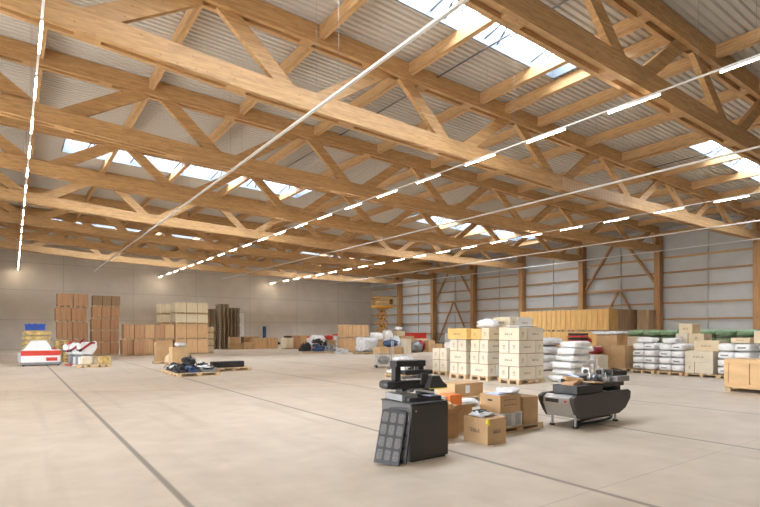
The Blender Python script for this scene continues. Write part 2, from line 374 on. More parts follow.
# ------------------------------------------------------------------ roof trusses
BOT = [(-11.95, 8.3), (-.5, 7.88), (5, 7.5), (9.5, 7.35), (18.6, 7.08), (24, 7.06), (30, 7.06), (36.98, 7.12)]
def zbot(x):
    for (a, za), (b, zb) in zip(BOT, BOT[1:]):
        if x <= b: return za + (zb - za) * (x - a) / (b - a)
    return BOT[-1][1]
def chord(zf, xs, h, slot, gapx):
    mb = MB()
    for y0, y1 in ((-.2, -.075), (.075, .2)):
        b = len(mb.v)
        for x in xs: mb.v += [(x, y0, zf(x)), (x, y1, zf(x)), (x, y1, zf(x) + h), (x, y0, zf(x) + h)]
        for i in range(len(xs) - 1):
            for j in range(4): mb.f.append((b + 4 * i + j, b + 4 * i + (j + 1) % 4, b + 4 * i + 4 + (j + 1) % 4, b + 4 * i + 4 + j))
        mb.f.append((b, b + 1, b + 2, b + 3)); e = b + 4 * (len(xs) - 1); mb.f.append((e + 3, e + 2, e + 1, e))
    for i in range(len(xs) - 1):                      # recessed packing
        x0, x1 = xs[i], xs[i + 1]
        mb.add([(x, y, zf(x) + z) for x in (x0, x1) for y in (-.075, .075) for z in (slot, h - .02)], [(0, 1, 3, 2), (4, 6, 7, 5), (0, 4, 5, 1), (2, 3, 7, 6), (0, 2, 6, 4), (1, 5, 7, 3)])
    x = xs[0] + .2
    while x < xs[-1] - .6:                            # blocks that close the slot at intervals
        mb.add([(a, y, zf(a) + z) for a in (x, x + gapx[1]) for y in (-.075, .075) for z in (.004, slot + .02)], [(0, 1, 3, 2), (4, 6, 7, 5), (0, 4, 5, 1), (2, 3, 7, 6), (0, 2, 6, 4), (1, 5, 7, 3)])
        x += gapx[0]
    return mb
LN = [-10.2, -4.7, .9, 6.35, 11.85, 17.35, 22.9, 28.4, 33.9]
UN = [-7.4, -1.8, 3.85, 9.35, 14.65, 20.1, 25.6, 31.1, 36.4]
xsT = [-11.95, 36.98]
me_top = chord(ztop, [-11.95, 0, 12, 24, 36.98], .5, .14, (2.0, .35)).mesh('top_chord', GL)
me_bot = chord(zbot, [p[0] for p in BOT], .5, .1, (3.2, .5)).mesh('bottom_chord', GL)
def lerp(a, b, t): return a + (b - a) * t
webs = []
for i, l in enumerate(LN):
    for u in ((UN[i - 1] if i else None), UN[i]):
        if u is None: continue
        k = min(1, max(0, l / 34)); wd = lerp(.42, .27, k); ins = .22
        s = .28 if u > l else -.28
        webs.append(MB().bar((l + s, 0, zbot(l) + .3), (u - s, 0, ztop(u) + .12), wd, .148).mesh('diagonal', GL))
NEAR = ['truss nearest the camera, chords crossing the upper right corner', 'second truss from the camera, chord crossing the whole picture', 'third truss from the camera',
        'fourth truss from the camera', 'fifth truss from the camera, its pale chord beyond the middle skylights', 'sixth truss from the camera', 'seventh truss from the camera', 'last truss, nearest the concrete back wall']
TY = [6.5] + COLY
for k, y in enumerate(TY):
    t = thing('roof_truss', 'glued timber roof ' + NEAR[k], 'roof truss', (0, y, 0), 0, 'timber roof trusses spanning the hall')
    link('top_chord', me_top, t); link('bottom_chord', me_bot, t)
    for me in webs: link('diagonal', me, t)
    part('tie_post', MB().box(36.6, 36.8, -.07, .07, zbot(36.7) + .2, ztop(36.7) + .1), GL, t)
    if k == 1:
        mb = MB(); x = 17.4
        while x < 21.6: mb.box(x, x + .055, -.206, -.2, zbot(x) + .03, zbot(x) + .46); x += .11
        part('splice_plate', mb, mat('pale_splice', (.66, .46, .27), .5), t, label='pale striped splice plate')
# purlins between the trusses, tops flush with the chords
PX = [-8.45, -5.4, -2.35, .7, 3.75, 6.8, 9.85, 12.9, 15.95, 19.0, 22.05, 25.1, 28.15, 31.2, 34.25]
BAYN = ['before the nearest truss'] + ['behind the %s truss' % q for q in ('nearest', 'second', 'third', 'fourth', 'fifth', 'sixth', 'seventh', 'last')]
edges = [.7] + TY + [YB]
for bi in range(9):
    y0, y1 = edges[bi] + (.2 if bi else 0), edges[bi + 1] - (.2 if bi < 8 else 0)
    me = cached(('purlin', round(y1 - y0, 2)), lambda: MB().box(-.08, .08, 0, y1 - y0, -.34, 0).mesh('purlin', GP))
    for pi, x in enumerate(PX):
        if bi == 0 and x < 14: continue
        o = link('roof_purlin', me, None, (x, y0, zdeck(x) - .03), (0, math.atan(.03), 0))
        tag(o, 'timber purlin, %s from the right wall, %s' % (ORD[len(PX) - 1 - pi], BAYN[bi]), 'purlin', 'purlins under the steel deck')
for bi, xx in ((1, 14.15), (1, 21.65)):
    o = link('skylight_trimmer', CACHE[('purlin', round(TY[1] - TY[0] - .4, 2))], None, (xx, TY[0] + .2, zdeck(xx) - .03), (0, math.atan(.03), 0))
    tag(o, 'extra timber trimmer beside the %s nearest skylight opening' % ('left-hand' if xx < 18 else 'right-hand'), 'trimmer')
# dark sprinkler-like stay rods under the deck
for k, (x, bi) in enumerate(((10.9, 1), (10.9, 2), (10.9, 3), (24.2, 1))):
    o = link('stay_rod', MB().tube([(0, 0, 0), (0, 5.5, 0)], .022, 6).mesh('stay_rod', M['pipe']), None, (x, edges[bi] + .25, zdeck(x) - .12))
    tag(o, 'thin black rod under the deck %s%s' % (BAYN[bi], ', nearer the right wall' if k == 3 else ''), 'rod')

# ------------------------------------------------------------------ lighting tracks and luminaires
ZT = 6.94
me_h = MB().box(-.02, .02, 0, 1.25, -.015, .03).mesh('housing', M['track'])
me_d = MB().box(-.016, .016, .01, 1.24, -.03, -.015).mesh('diffuser', M['lamp'])
tracks = [(.42, 'leftmost track', True), (5.97, 'unlit track left of the long lit track', False), (11.88, 'long lit track crossing the middle of the picture', True), (17.7, 'thin unlit track right of the middle', False),
          (23.65, 'rightmost lit track', True), (29.5, 'thin unlit track nearer the right wall', False), (35.3, 'thin unlit track nearest the right wall', False)]
for x, nm, lit in tracks:
    t = thing('lighting_track', 'white ceiling ' + nm, 'lighting track', (x, 0, ZT), 0, 'suspended lighting tracks along the hall')
    y0 = 1.0 if x < 6 else 2.0
    part('rail', MB().box(-.02, .02, y0, 54.6, .03, .06) if lit else MB().box(-.035, .035, y0, 53.4, -.012, .04), M['track'], t)
    y = 4.0
    mb = MB()
    while y < 53:
        zz = zdeck(x) - ZT
        mb.tube([(0, y, .08), (0, y, zz)], .004, 4).tube([(0, y + 1.05, .08), (0, y + 1.05, zz)], .004, 4); y += 6
    part('hanger_wires', mb, M['wire'], t)['kind'] = 'stuff'
    if not lit: continue
    ystart = {.42: 3.27, 11.88: 3.39, 23.65: 8.2}[x]; y = ystart; k = 0; ys = []
    while y < 50.2: ys.append(y); y += 2.45
    ys.append(53.3)
    for k, y in enumerate(ys):
        q = len(ys) - 1 - k
        l = thing('linear_luminaire', 'lit white tube lamp on the %s, %s from the far end' % (nm.replace('long lit track crossing the middle of the picture', 'long middle track'), ORD[q]), 'ceiling lamp', (x, y, ZT), 0, 'lit linear lamps')
        link('housing', me_h, l); link('diffuser', me_d, l)

# ------------------------------------------------------------------ generic goods builders
def pallet(label, loc, rz=0, L=1.2, W=.8, H=.144, m='pallet', name='wooden_pallet', parts=True, group=None):
    """long side along x"""
    def deckm():
        mb = MB(); n_ = 5
        for i in range(n_):
            y = -W / 2 + i * (W - .12) / (n_ - 1); mb.box(-L / 2, L / 2, y, y + .12, H - .022, H)
        for x in (-L / 2, -.07, L / 2 - .14): mb.box(x, x + .14, -W / 2, W / 2, H - .044, H - .022)
        return mb.mesh('deck', M[m])
    def skidm():
        mb = MB(); mb.box(-L / 2, L / 2, -.05, .05, 0, .022)
        for x in (-L / 2, -.07, L / 2 - .14): mb.box(x, x + .14, -.05, .05, .022, H - .044)
        return mb.mesh('skid', M[m])
    if not parts:
        def onem():
            a = MB()
            for i in range(5):
                y = -W / 2 + i * (W - .12) / 4; a.box(-L / 2, L / 2, y, y + .12, H - .03, H)
            for y in (-W / 2, -.05, W / 2 - .1):
                a.box(-L / 2, L / 2, y, y + .1, 0, .022)
                for x in (-L / 2, -.07, L / 2 - .14): a.box(x, x + .14, y, y + .1, .022, H - .03)
            return a.mesh('pallet', M[m])
        o = link(name, cached(('pal1', L, W, H, m), onem), None, loc, (0, 0, rz)); return tag(o, label, 'pallet', group)
    t = thing(name, label, 'pallet', loc, rz, group)
    link('deck', cached(('pald', L, W, H, m), deckm), t)
    for y in (-W / 2 + .05, 0, W / 2 - .05): link('skid', cached(('pals', L, W, H, m), skidm), t, (0, y, 0))
    return t

def marks(kind, wd, hg, y=-.001):
    """worn stencil marks on a face lying in x,z at given y; strokes only"""
    mb = MB(); th = -.002
    if kind == 'word':
        n_ = 4; s0 = -wd * .2; st = wd * .4 / n_
        for i in range(n_):
            x = s0 + i * st; z0, z1 = hg * .42, hg * .58
            mb.box(x, x + st * .16, y + th, y, z0, z1)
            mb.box(x, x + st * .55, y + th, y, z0, z0 + .02)
            if i != 2: mb.box(x + st * .45, x + st * .6, y + th, y, z0, z1)
    elif kind == 'ring':
        r = min(wd, hg) * .11; zc = hg * .55
        for i in range(10):
            a, b = 2 * math.pi * i / 10, 2 * math.pi * (i + 1) / 10
            mb.add([(math.cos(q) * rr, y + th, zc + math.sin(q) * rr) for q, rr in ((a, r), (b, r), (b, r * .6), (a, r * .6))], [(0, 1, 2, 3)])
        mb.box(-wd * .12, wd * .12, y + th, y, zc - r * 2.1, zc - r * 1.8)
    return mb

def carton(label, x0, x1, y0, y1, z, h, m='carton', name='cardboard_box', seam=True, mark=None, group=None, rz=0, cat='box', sidemark=None, flaps=0, bev=.004):
    cx, cy = (x0 + x1) / 2, (y0 + y1) / 2; a, b = (x1 - x0) / 2, (y1 - y0) / 2
    t = thing(name, label, cat, (cx, cy, z), rz, group)
    if flaps:                                          # open box: four walls, bottom, flaps
        w_ = .008
        part('body', MB().box(-a, a, -b, -b + w_, 0, h).box(-a, a, b - w_, b, 0, h).box(-a, -a + w_, -b + w_, b - w_, 0, h).box(a - w_, a, -b + w_, b - w_, 0, h).box(-a + w_, a - w_, -b + w_, b - w_, 0, .01), M[m], t)
        fl = flaps
        part('flap', MB().add([(-a, -b, h), (a, -b, h), (a, -b - fl * .6, h + fl * .5), (-a, -b - fl * .6, h + fl * .5)], [(0, 1, 2, 3)]), M[m], t)
        part('flap', MB().add([(-a, b, h), (a, b, h), (a, b + fl * .8, h + fl * .3), (-a, b + fl * .8, h + fl * .3)], [(0, 1, 2, 3)]), M[m], t)
        part('flap', MB().add([(-a, -b, h), (-a, b, h), (-a - fl * .7, b, h + fl * .35), (-a - fl * .7, -b, h + fl * .35)], [(0, 1, 2, 3)]), M[m], t)
    else:
        part('body', MB().box(-a, a, -b, b, 0, h), M[m], t, bev=bev)
        if seam: part('tape', MB().box(-a - .001, a + .001, -.025, .025, h, h + .002).box(-a - .002, -a, -.025, .025, h * .8, h + .002), M['carton2'], t)
    if mark:
        part('stencil_mark', marks(mark, 2 * a, h), M['stencil'], t, loc=(0, -b, 0))
    if sidemark:
        part('stencil_mark', marks(sidemark, 2 * b, h), M['stencil'], t, loc=(-a, 0, 0), rot=(0, 0, R(-90)))
    return t

def crate(label, x0, x1, y0, y1, z, h, m='crate', group=None, planks=.2, skid=.12, name='wooden_crate', frame=False):
    """boarded crate on its own skids, boards standing upright"""
    wx, wy = round(x1 - x0, 3), round(y1 - y0, 3); a, b = wx / 2, wy / 2
    def body():
        mb = MB().box(-a + .035, a - .035, -b + .035, b - .035, skid, h)
        nx, ny = max(1, round(wx / planks)), max(1, round(wy / planks))
        for i in range(nx):
            p, q = -a + i * wx / nx + .016, -a + (i + 1) * wx / nx - .016
            mb.box(p, q, -b, -b + .036, skid, h); mb.box(p, q, b - .036, b, skid, h)
        for i in range(ny):
            p, q = -b + i * wy / ny + .016, -b + (i + 1) * wy / ny - .016
            mb.box(-a, -a + .036, p, q, skid, h); mb.box(a - .036, a, p, q, skid, h)
        return mb.mesh('body', M[m])
    def sk():
        mb = MB()
        for x in (-a + .02, -.06, a - .14):
            for y in (-b + .02, -.06, b - .14): mb.box(x, x + .12, y, y + .12, .025, skid)
        mb.box(-a + .02, a - .02, -b + .02, b - .02, skid - .025, skid)
        for y in (-b + .02, -.06, b - .14): mb.box(-a + .02, a - .02, y, y + .12, 0, .025)
        return mb.mesh('skids', M['pallet'])
    t = thing(name, label, 'crate', ((x0 + x1) / 2, (y0 + y1) / 2, z), 0, group)
    link('body', cached(('crb', wx, wy, h, m, planks), body), t); link('skids', cached(('crs', wx, wy, skid), sk), t)
    if frame:
        mb = MB()
        for x in (-a - .02, -.05, a - .08): mb.box(x, x + .1, -b - .02, -b, skid, h)
        for y in (-b, -.05, b - .1): mb.box(-a - .02, -a, y, y + .1, skid, h)
        mb.box(-a - .021, -a - .001, -b, b, h - .1, h).box(-a - .021, -a - .001, -b, b, skid, skid + .1)
        part('batten_frame', mb, M[m], t)
    return t

def sack_layers(where, x0, y0, cols, layers, sz, z0, m='sack', name='white_sack', group='white sacks on pallets', cat='sack', adj='white plastic', color_word=''):
    lay = ['bottom', 'second', 'third', 'fourth', 'fifth', 'sixth']
    for k in range(layers):
        for i in range(cols):
            me = cached(('sack', sz, m, (i * 3 + k) % 4), lambda: MB().pillow((0, 0, sz[2] / 2), sz, seed=(i * 3 + k) % 4, e=.32, amp=.05).mesh('bag', M[m], True))
            pos = {1: '', 2: (', front half', ', rear half')[i] if i < 2 else ''}.get(cols, ', %s along from the left' % ORD[i])
            t = thing(name, '%s sack %s, %s layer%s' % (adj, where, lay[k] if k < layers - 1 else 'top', pos), cat, (x0, y0 + (cols - 1 - i) * sz[1], z0 + k * sz[2] * .98), 0, group)
            link('bag', me, t)
            me2 = cached(('sackp', sz, m), lambda: MB().box(-sz[0] / 2 - .012, -sz[0] / 2 + .03, -sz[1] * .2, sz[1] * .25, sz[2] * .40, sz[2] * .56).mesh('printed_band', M['sackgap']))
            if m == 'sack' and (i + k) % 2 == 0: link('printed_band', me2, t)

def loose(name, label, cat, mb, m, loc, rot=(0, 0, 0), bev=0): return tag(link(name, mb.mesh(name, M[m]), None, loc, rot, bev), label, cat)
# ------------------------------------------------------------------ big crate wall at the right
tier = ['lower', 'upper']
for tz in range(2):
    for i in range(9):
        y1_ = 27.1 - i * .835
        crate('yellow boarded crate in the long crate wall, %s tier, %s from its far end' % (tier[tz], ORD[i]), 32.9, 34.1, y1_ - .82, y1_, tz * 1.57, 1.55, 'cratey', 'yellow boarded crates in the long wall', planks=.41)
    for i, x in enumerate((34.15, 35.4)):
        crate('brown boarded crate ending the long crate wall, %s tier, %s from the yellow corner' % (tier[tz], ORD[i]), x, x + 1.2, 19.62, 20.42, tz * 1.57, 1.55, 'crateb', 'brown crates at the end of the crate wall', planks=.2)
for tz in range(2):
    crate('brown boarded crate against the right wall beside the column, %s tier' % tier[tz], 36.0, 37.0, 18.5, 19.3, tz * 1.55, 1.53, 'crateb', 'brown crates by the column', planks=.2)

# ------------------------------------------------------------------ pale box stacks
def box_stack(nm, x0, y0, layout, z0=.145, h=.37, mats=None, last=None):
    """footprint 1.2 (x) by .8 (y); layout 'L' = long box across the front, 'P' = a pair across the front"""
    pallet('light wooden pallet under the %s' % nm, (x0 + .6, y0 + .4, 0), 0, group='pallets under the pale box stacks')
    lay = ['bottom', 'second', 'third', 'fourth', 'fifth', 'sixth']
    for k, c in enumerate(layout):
        lw = 'top' if k == len(layout) - 1 else lay[k]
        z = z0 + k * (h + .02); j = lambda: random.uniform(-.012, .012)
        mm = (mats or {}).get(k, 'palebox'); g = 'pale cardboard boxes in the %s' % nm; s = .018
        def B(desc, a, b, c_, d, mk, sd, mt):
            dx, dy = j(), j()
            if mt == 'palebox': mt = random.choice(['palebox', 'palebox', 'palebox', 'palebox3', 'palebox4'])
            carton('%s box, %s layer of the %s, %s' % ('yellow' if mt == 'yellowbox' else 'pale' if mt == 'palebox' else 'cream', lw, nm, desc), a + s + dx, b - s + dx, c_ + s + dy, d - s + dy, z, h, mt, 'pale_box', False, mk, g, sidemark=sd)
        if k: loose('gap_shade_sheet', 'dark sheet for gap shade under the %s layer of the %s' % (lw, nm), 'sheet', MB().box(-.575, .575, -.375, .375, 0, .0195), 'cartdark', (x0 + .6, y0 + .4, z - .02))  # added dark filler that paints the shade in the gaps between box layers
        if c == 'L':
            B('long side to the left', x0, x0 + .4, y0, y0 + .8, 'ring', 'word', mm)
            B('near side behind the long one', x0 + .4, x0 + 1.2, y0, y0 + .4, 'word', 'ring', mm)
            B('far side behind the long one', x0 + .4, x0 + 1.2, y0 + .4, y0 + .8, None, None, mm)
        elif c == 'P':
            B('end facing left, camera side', x0, x0 + .8, y0, y0 + .4, 'word', 'ring', mm)
            B('end facing left, far side', x0, x0 + .8, y0 + .4, y0 + .8, None, 'ring', mm)
            B('across the back', x0 + .8, x0 + 1.2, y0, y0 + .8, 'ring', None, mm)
box_stack('nearest pale box stack', 12.25, 10.13, 'PLPL', h=.374)
box_stack('middle pale box stack', 12.4, 11.5, 'LPP', h=.374)
box_stack('left pale box stack', 12.33, 12.42, 'PLP', h=.374)
box_stack('rear pale box stack', 13.75, 11.75, 'PLPLL', h=.37)
carton('yellow box crowning the left pale box stack', 12.25, 12.95, 12.3, 13.2, .145 + 3 * .394, .36, 'yellowbox', 'pale_box', False, 'ring', sidemark='word')
carton('small yellow box on the middle pale box stack', 12.45, 12.85, 11.85, 12.4, .145 + 3 * .394, .34, 'yellowbox', 'pale_box', False, None, sidemark='ring')
carton('cream box on the middle pale box stack beside the small yellow one', 12.45, 13.2, 11.5, 11.83, .145 + 3 * .394, .37, 'palebox2', 'pale_box', False, 'word', sidemark='ring')
box_stack('small two-layer stack', 12.7, 13.75, 'PP', h=.4)
def bag(label, c, sz, m='film', name='plastic_bag', seed=1, cat='bag', rz=0):
    o = link(name, MB().pillow((0, 0, sz[2] / 2), sz, seed=seed, e=.3 if name == 'white_bag' else .7, amp=.1 if name == 'white_bag' else .2).mesh(name, M[m], True), None, c, (0, 0, rz)); return tag(o, label, cat)
bag('crumpled white plastic bag lying between the yellow boxes and the highest pale boxes', (13.1, 12.15, 1.69), (.5, .8, .3), 'sack', seed=4)
bag('clear film spread over the nearest pale box stack', (12.85, 10.53, .145 + 4 * .394), (1.1, .75, .05), 'sack', 'plastic_film', 6)

def junk(label, c, sz, m, seed, name='parts_bundle', cat='bundle', m2=None, rz=0):
    """strapped bundle of machine parts: tilted blocks, bars and bent tubes lying on one another"""
    q = random.Random(seed); t = thing(name, label, cat, c, rz); X_, Y_, Z_ = sz; mb = MB(); mb2 = MB()
    mb.box(-X_ * .42, X_ * .42, -Y_ * .4, Y_ * .4, 0, Z_ * .35)
    for i in range(9):
        a, b_, h_ = X_ * q.uniform(.1, .3), Y_ * q.uniform(.1, .3), Z_ * q.uniform(.12, .3)
        x, y = q.uniform(-X_ / 2 + a, X_ / 2 - a), q.uniform(-Y_ / 2 + b_, Y_ / 2 - b_); z = q.choice([.1, .25, .32, .45]) * Z_
        mx = Matrix.Translation((x, y, z + h_ * .9)) @ Matrix.Rotation(q.uniform(-.35, .35), 4, 'X') @ Matrix.Rotation(q.uniform(-.35, .35), 4, 'Y') @ Matrix.Rotation(q.uniform(0, 3), 4, 'Z')
        (mb if i % 3 else mb2).box(-a, a, -b_ * .6, b_ * .6, -h_ / 2, h_ / 2, mx)
    for i in range(6):
        x, y = q.uniform(-X_ * .4, X_ * .4), q.uniform(-Y_ * .4, Y_ * .4); dx, dy = q.uniform(-.3, .3) * X_, q.uniform(-.3, .3) * Y_
        (mb if i % 2 else mb2).tube([(x - dx, y - dy, Z_ * .3), (x, y, Z_ * q.uniform(.7, 1)), (x + dx, y + dy, Z_ * .35)], min(sz) * .045, 6)
    part('blocks', mb, M[m], t); part('loose_pieces', mb2, M[m2 or m], t); return t

# ------------------------------------------------------------------ goods right of the pale stacks
def wrapped(label, x, y, z, sz, seed, m='sack'):
    t = thing('wrapped_bundle', label, 'bundle', (x, y, z)); part('wrap', MB().pillow((0, 0, sz[2] / 2), sz, seed=seed, e=.4, amp=.12), M[m], t, True); return t
for k in range(6):
    o = bag(['bottom', 'second', 'third', 'fourth', 'fifth', 'top'][k] + ' white bag of the slumped pile beside the nearest pale box stack', (14.35 + [.0, .05, -.04, .03, -.02, .05][k], 9.95 - .05 * k, .005 + k * .215), (.9, .85 - .04 * k, .21), 'sack', 'white_bag', 10 + k)
for k in range(5):
    bag(['bottom', 'second', 'third', 'fourth', 'top'][k] + ' white bag of the pile directly behind the grey machine', (16.2 + .04 * (k % 3), 10.9 + [0, .06, -.05, .08, -.04][k], .005 + k * .215), (.9, .85, .21), 'sack', 'white_bag', 20 + k)
for k in range(4): bag(['bottom', 'second', 'third', 'top'][k] + ' wrapped bag of the far pile between pale boxes and red trays', (17.9, 13.6, .005 + k * .33), (1.2, 1.2, .34), 'sack', 'white_bag', 30 + k)
for k in range(4):
    t = thing('folded_chair_tray', 'dark red padded tray, %s in the red stack' % ['bottom', 'second', 'third', 'top'][k], 'tray', (19.2, 12.8, .75 + k * .19), 0, 'red padded trays')
    part('pad', MB().pillow((0, 0, .05), (.6, .75, .1), seed=k), M['red'], t, True); part('frame', MB().box(-.26, .26, -.3, .3, .1, .188), M['black'], t)
carton('cardboard box under the red padded trays', 18.8, 19.6, 12.36, 13.25, 0, .75, 'carton2')
carton('brown carton under the small red and white bundle', 18.95, 19.6, 11.78, 12.32, 0, .67, 'carton')
t = thing('red_padded_bench', 'red and white bundle lying right of the red tray stack', 'bundle', (19.25, 12.05, .68)); part('cushion', MB().pillow((0, 0, .15), (.5, .5, .3), seed=2), M['darkred'], t, True); part('strap', MB().box(-.05, .05, -.26, .26, .29, .31), M['white'], t)
t = thing('insulation_panel_pack', 'row of upright white panels in front of the brown boxes', 'panels', (18.3, 11.9, .05))
for i in range(8): part('panel', MB().box(-.35, .35, -.06, .06, 0, .62), M['paper'] if i % 2 else M['palebox'], t, loc=(0, -.7 + i * .17, 0))
pallet('pallet under the row of upright white panels', (18.3, 11.8, 0), R(90), 1.5, .8, .05)
pallet('pallet under the large brown cardboard box', (20.3, 11.75, 0), R(90), 1.5, 1.3, .13)
carton('large brown cardboard box on a pallet behind the grey machine', 19.7, 20.9, 11.05, 12.1, .13, .88, 'carton', flaps=0)
carton('tan cardboard box left of the large brown one on the same pallet', 19.7, 20.9, 12.12, 12.5, .13, .88, 'carton2')
carton('brown cardboard box wrapped in film on top of the large brown one', 19.9, 20.7, 11.5, 12.4, 1.012, .42, 'carton')
wrapped('film-wrapped load with a red end above the cardboard boxes', 20.2, 12.0, 1.44, (.9, 1.3, .16), 5, 'film')
bag('red cloth bundle at the left end of the wrapped load', (19.7, 12.75, 1.02), (.35, .4, .3), 'red', 'cloth_bundle', 9, 'cloth')
bag('black and red bags on the floor between the brown box and white sacks', (20.4, 10.83, .13), (.5, .28, .6), 'black2', 'black_bag', 11)
carton('pale box standing behind the leftmost pallet of white sacks', 21.5, 22.5, 11.5, 12.7, 0, 1.35, 'palebox', 'pale_box', False)
# pallets of white sacks
for nm, y0, wd in (('on the left sack pallet', 9.85, .9), ('on the second sack pallet', 8.85, .9)):
    pallet('pallet under the white sacks ' + nm, (20.15, y0 + wd / 2, 0), R(0), 1.2, wd, .12)
    sack_layers(nm, 20.15, y0 + .225, 2, 4, (1.05, .44, .26), .12)
bag('knotted white sack end lying on top of the left sack pallet', (20.0, 10.3, 1.14), (.6, .6, .22), 'sack', 'white_bag', 41)
bag('knotted white sack lying on top of the second sack pallet', (20.0, 9.4, 1.14), (.6, .5, .2), 'sack', 'white_bag', 42)
# boxes right of them
pallet('pallet under the cream box group', (20.1, 8.2, 0), R(0), 1.2, 1.1, .12)
carton('cream box, bottom layer far side of the group between two sack pallets', 19.55, 20.6, 8.45, 8.75, .12, .38, 'palebox', 'pale_box', False, None, sidemark='ring')
carton('cream box, bottom layer near side of the group between two sack pallets', 19.55, 20.6, 7.85, 8.43, .12, .38, 'palebox', 'pale_box', False, 'ring', sidemark=None)
carton('wide cream box in the middle layer of the group between two sack pallets', 19.55, 20.6, 7.85, 8.75, .505, .39, 'palebox', 'pale_box', False, 'word', sidemark='word')
carton('long cream box on top of the group between two sack pallets', 19.9, 20.7, 7.8, 8.6, .9, .36, 'palebox2', 'pale_box', False, None, sidemark='word')
pallet('pallet hidden behind the cream box group, carrying the higher boxes', (22.0, 9.45, 0), R(0), 1.2, 1.6, .12)
carton('plain cream box carrying the higher boxes behind the cream group', 21.5, 22.5, 8.75, 10.2, .12, 1.0, 'palebox2', 'pale_box', False)
carton('cream box left of two, just below the highest box behind the sacks', 21.5, 22.2, 9.53, 9.97, 1.125, .37, 'palebox', 'pale_box', False, None, sidemark='ring')
carton('yellowish cream box right of two, just below the highest box behind the sacks', 21.5, 22.2, 8.95, 9.5, 1.125, .37, 'palebox2', 'pale_box', False, 'word', sidemark='ring')
carton('highest cream box behind the sack pallets', 21.5, 22.2, 9.36, 9.85, 1.5, .38, 'palebox2', 'pale_box', False, None, sidemark='word')
pallet('pallet under the right-hand white sacks', (20.1, 7.2, 0), R(0), 1.2, 1.0, .12)
sack_layers('on the pallet left of the big pine crate', 20.05, 6.98, 2, 4, (1.05, .5, .27), .12)
pallet('pallet under the white sacks behind the big pine crate', (20.1, 6.0, 0), R(0), 1.2, 1.0, .12)
sack_layers('behind the big pine crate', 20.05, 5.78, 2, 4, (1.05, .5, .27), .12)
carton('cream box lying on the sacks left of the picture edge', 19.8, 20.6, 6.85, 7.4, 1.2, .17, 'palebox2', 'pale_box', False, None, sidemark='word')
carton('cream box on the sacks at the right edge of the picture', 19.7, 20.5, 6.0, 6.7, 1.2, .4, 'palebox2', 'pale_box', False, None, sidemark='word')
# green bags behind
for k in range(5):
    for i in range(7):
        me = cached(('green', (i + k) % 3), lambda: MB().pillow((0, 0, .165), (1.3, .82, .33), seed=(i + k) % 3, e=.5, amp=.06).mesh('green_bag', M['green'], True))
        o = link('green_bag', me, None, (26.7, 14.2 - i * .83, k * .335), (0, 0, 0))
        tag(o, 'green woven bag, %s layer from the floor, %s from the crate wall end' % (ORD[k], ORD[i]), 'bag', 'green woven bags along the right side')
# big pine crate
crate('large light pine crate on skids at the right edge of the picture', 15.5, 16.7, 3.6, 5.95, 0, .86, 'cratel', planks=.59, frame=True)
crate_floor = None

# ------------------------------------------------------------------ middle distance, far end
rows = ['bottom', 'second', 'third', 'fourth', 'top']
def tower(nm, x0, w_, n_, y0, tops, m, dep=1.0, topm=None, off=(0, 0, 0, 0, 0), planks=.3):
    z = 0; pos = {1: [''], 2: [' on the left', ' on the right'], 3: [' on the left', ' in the middle', ' on the right']}[n_]
    for k, zt in enumerate(tops):
        for i in range(n_):
            xx = x0 + off[k] + i * w_ / n_
            crate('%s crate%s, %s tier of the %s' % ('dull brown' if (topm and k == len(tops) - 1) else 'orange-brown', pos[i], 'top' if k == len(tops) - 1 else rows[k], nm),
                  round(xx + .01, 2), round(xx + w_ / n_ - .01, 2), y0, y0 + dep, z, round(zt - z - .01, 3), topm if (topm and k == len(tops) - 1) else m, 'crates in the ' + nm, planks=planks)
        z = zt
tower('left crate tower', 2.26, 1.76, 2, 39.0, (1.0, 2.18, 3.1, 4.03), 'crate', 1.0, off=(.08, .08, 0, .1))
tower('right crate tower', 4.26, 1.62, 3, 38.6, (.82, 1.6, 2.4, 3.2, 3.95), 'crate', 1.0, 'crate3', off=(0, 0, 0, .05, .08))
for k, (z, h) in enumerate(((0, 1.02), (1.03, 1.0))):
    for i in range(5):
        x = 5.75 + i * .62 + (0 if k == 0 else .1)
        if k == 0 and i in (1,): dy = -.35
        else: dy = 0
        crate('orange-brown crate in the low row beside the towers, %s tier, %s from left' % (rows[k] if k == 0 else 'upper', ORD[i]), round(x, 2), round(x + .6, 2), 36.5 + dy, 37.5 + dy, z, h, 'crate2' if i in (2, 4) else 'crate', 'crates in the low row', planks=.3)
for k, (z, h, m) in enumerate(((0, 1.02, 'crate2'), (1.03, 1.03, 'crate2'), (2.07, .68, 'crate4'), (2.76, .78, 'crate4'))):
    for i in range(3):
        x = 9.0 + i * .73
        crate('%s crate of the tall block, %s tier, %s from the left' % ('cream' if k > 1 else 'honey-coloured', ['bottom', 'second', 'third', 'top'][k], ORD[i]), round(x, 2), round(x + .71, 2), 36.5, 37.5, z, h, m, 'crates in the tall block', planks=.355)
crate('cream crate at the left of the tall block, lower', 8.25, 8.95, 37.6, 38.6, 2.08, .65, 'crate4', planks=.45)
crate('cream crate at the left of the tall block, upper', 8.25, 8.95, 37.6, 38.6, 2.74, .72, 'crate4', planks=.45)
crate('honey crate carrying the two cream ones at the left of the tall block', 8.25, 8.95, 37.6, 38.6, 0, 2.07, 'crate2', planks=.45)
for k in range(4): crate('narrow cream crate on the right side of the tall block, %s tier' % ['bottom', 'second', 'third', 'top'][k], 11.5, 12.0, 37.8, 38.6, k * .48, .47, 'crate4', planks=.25)
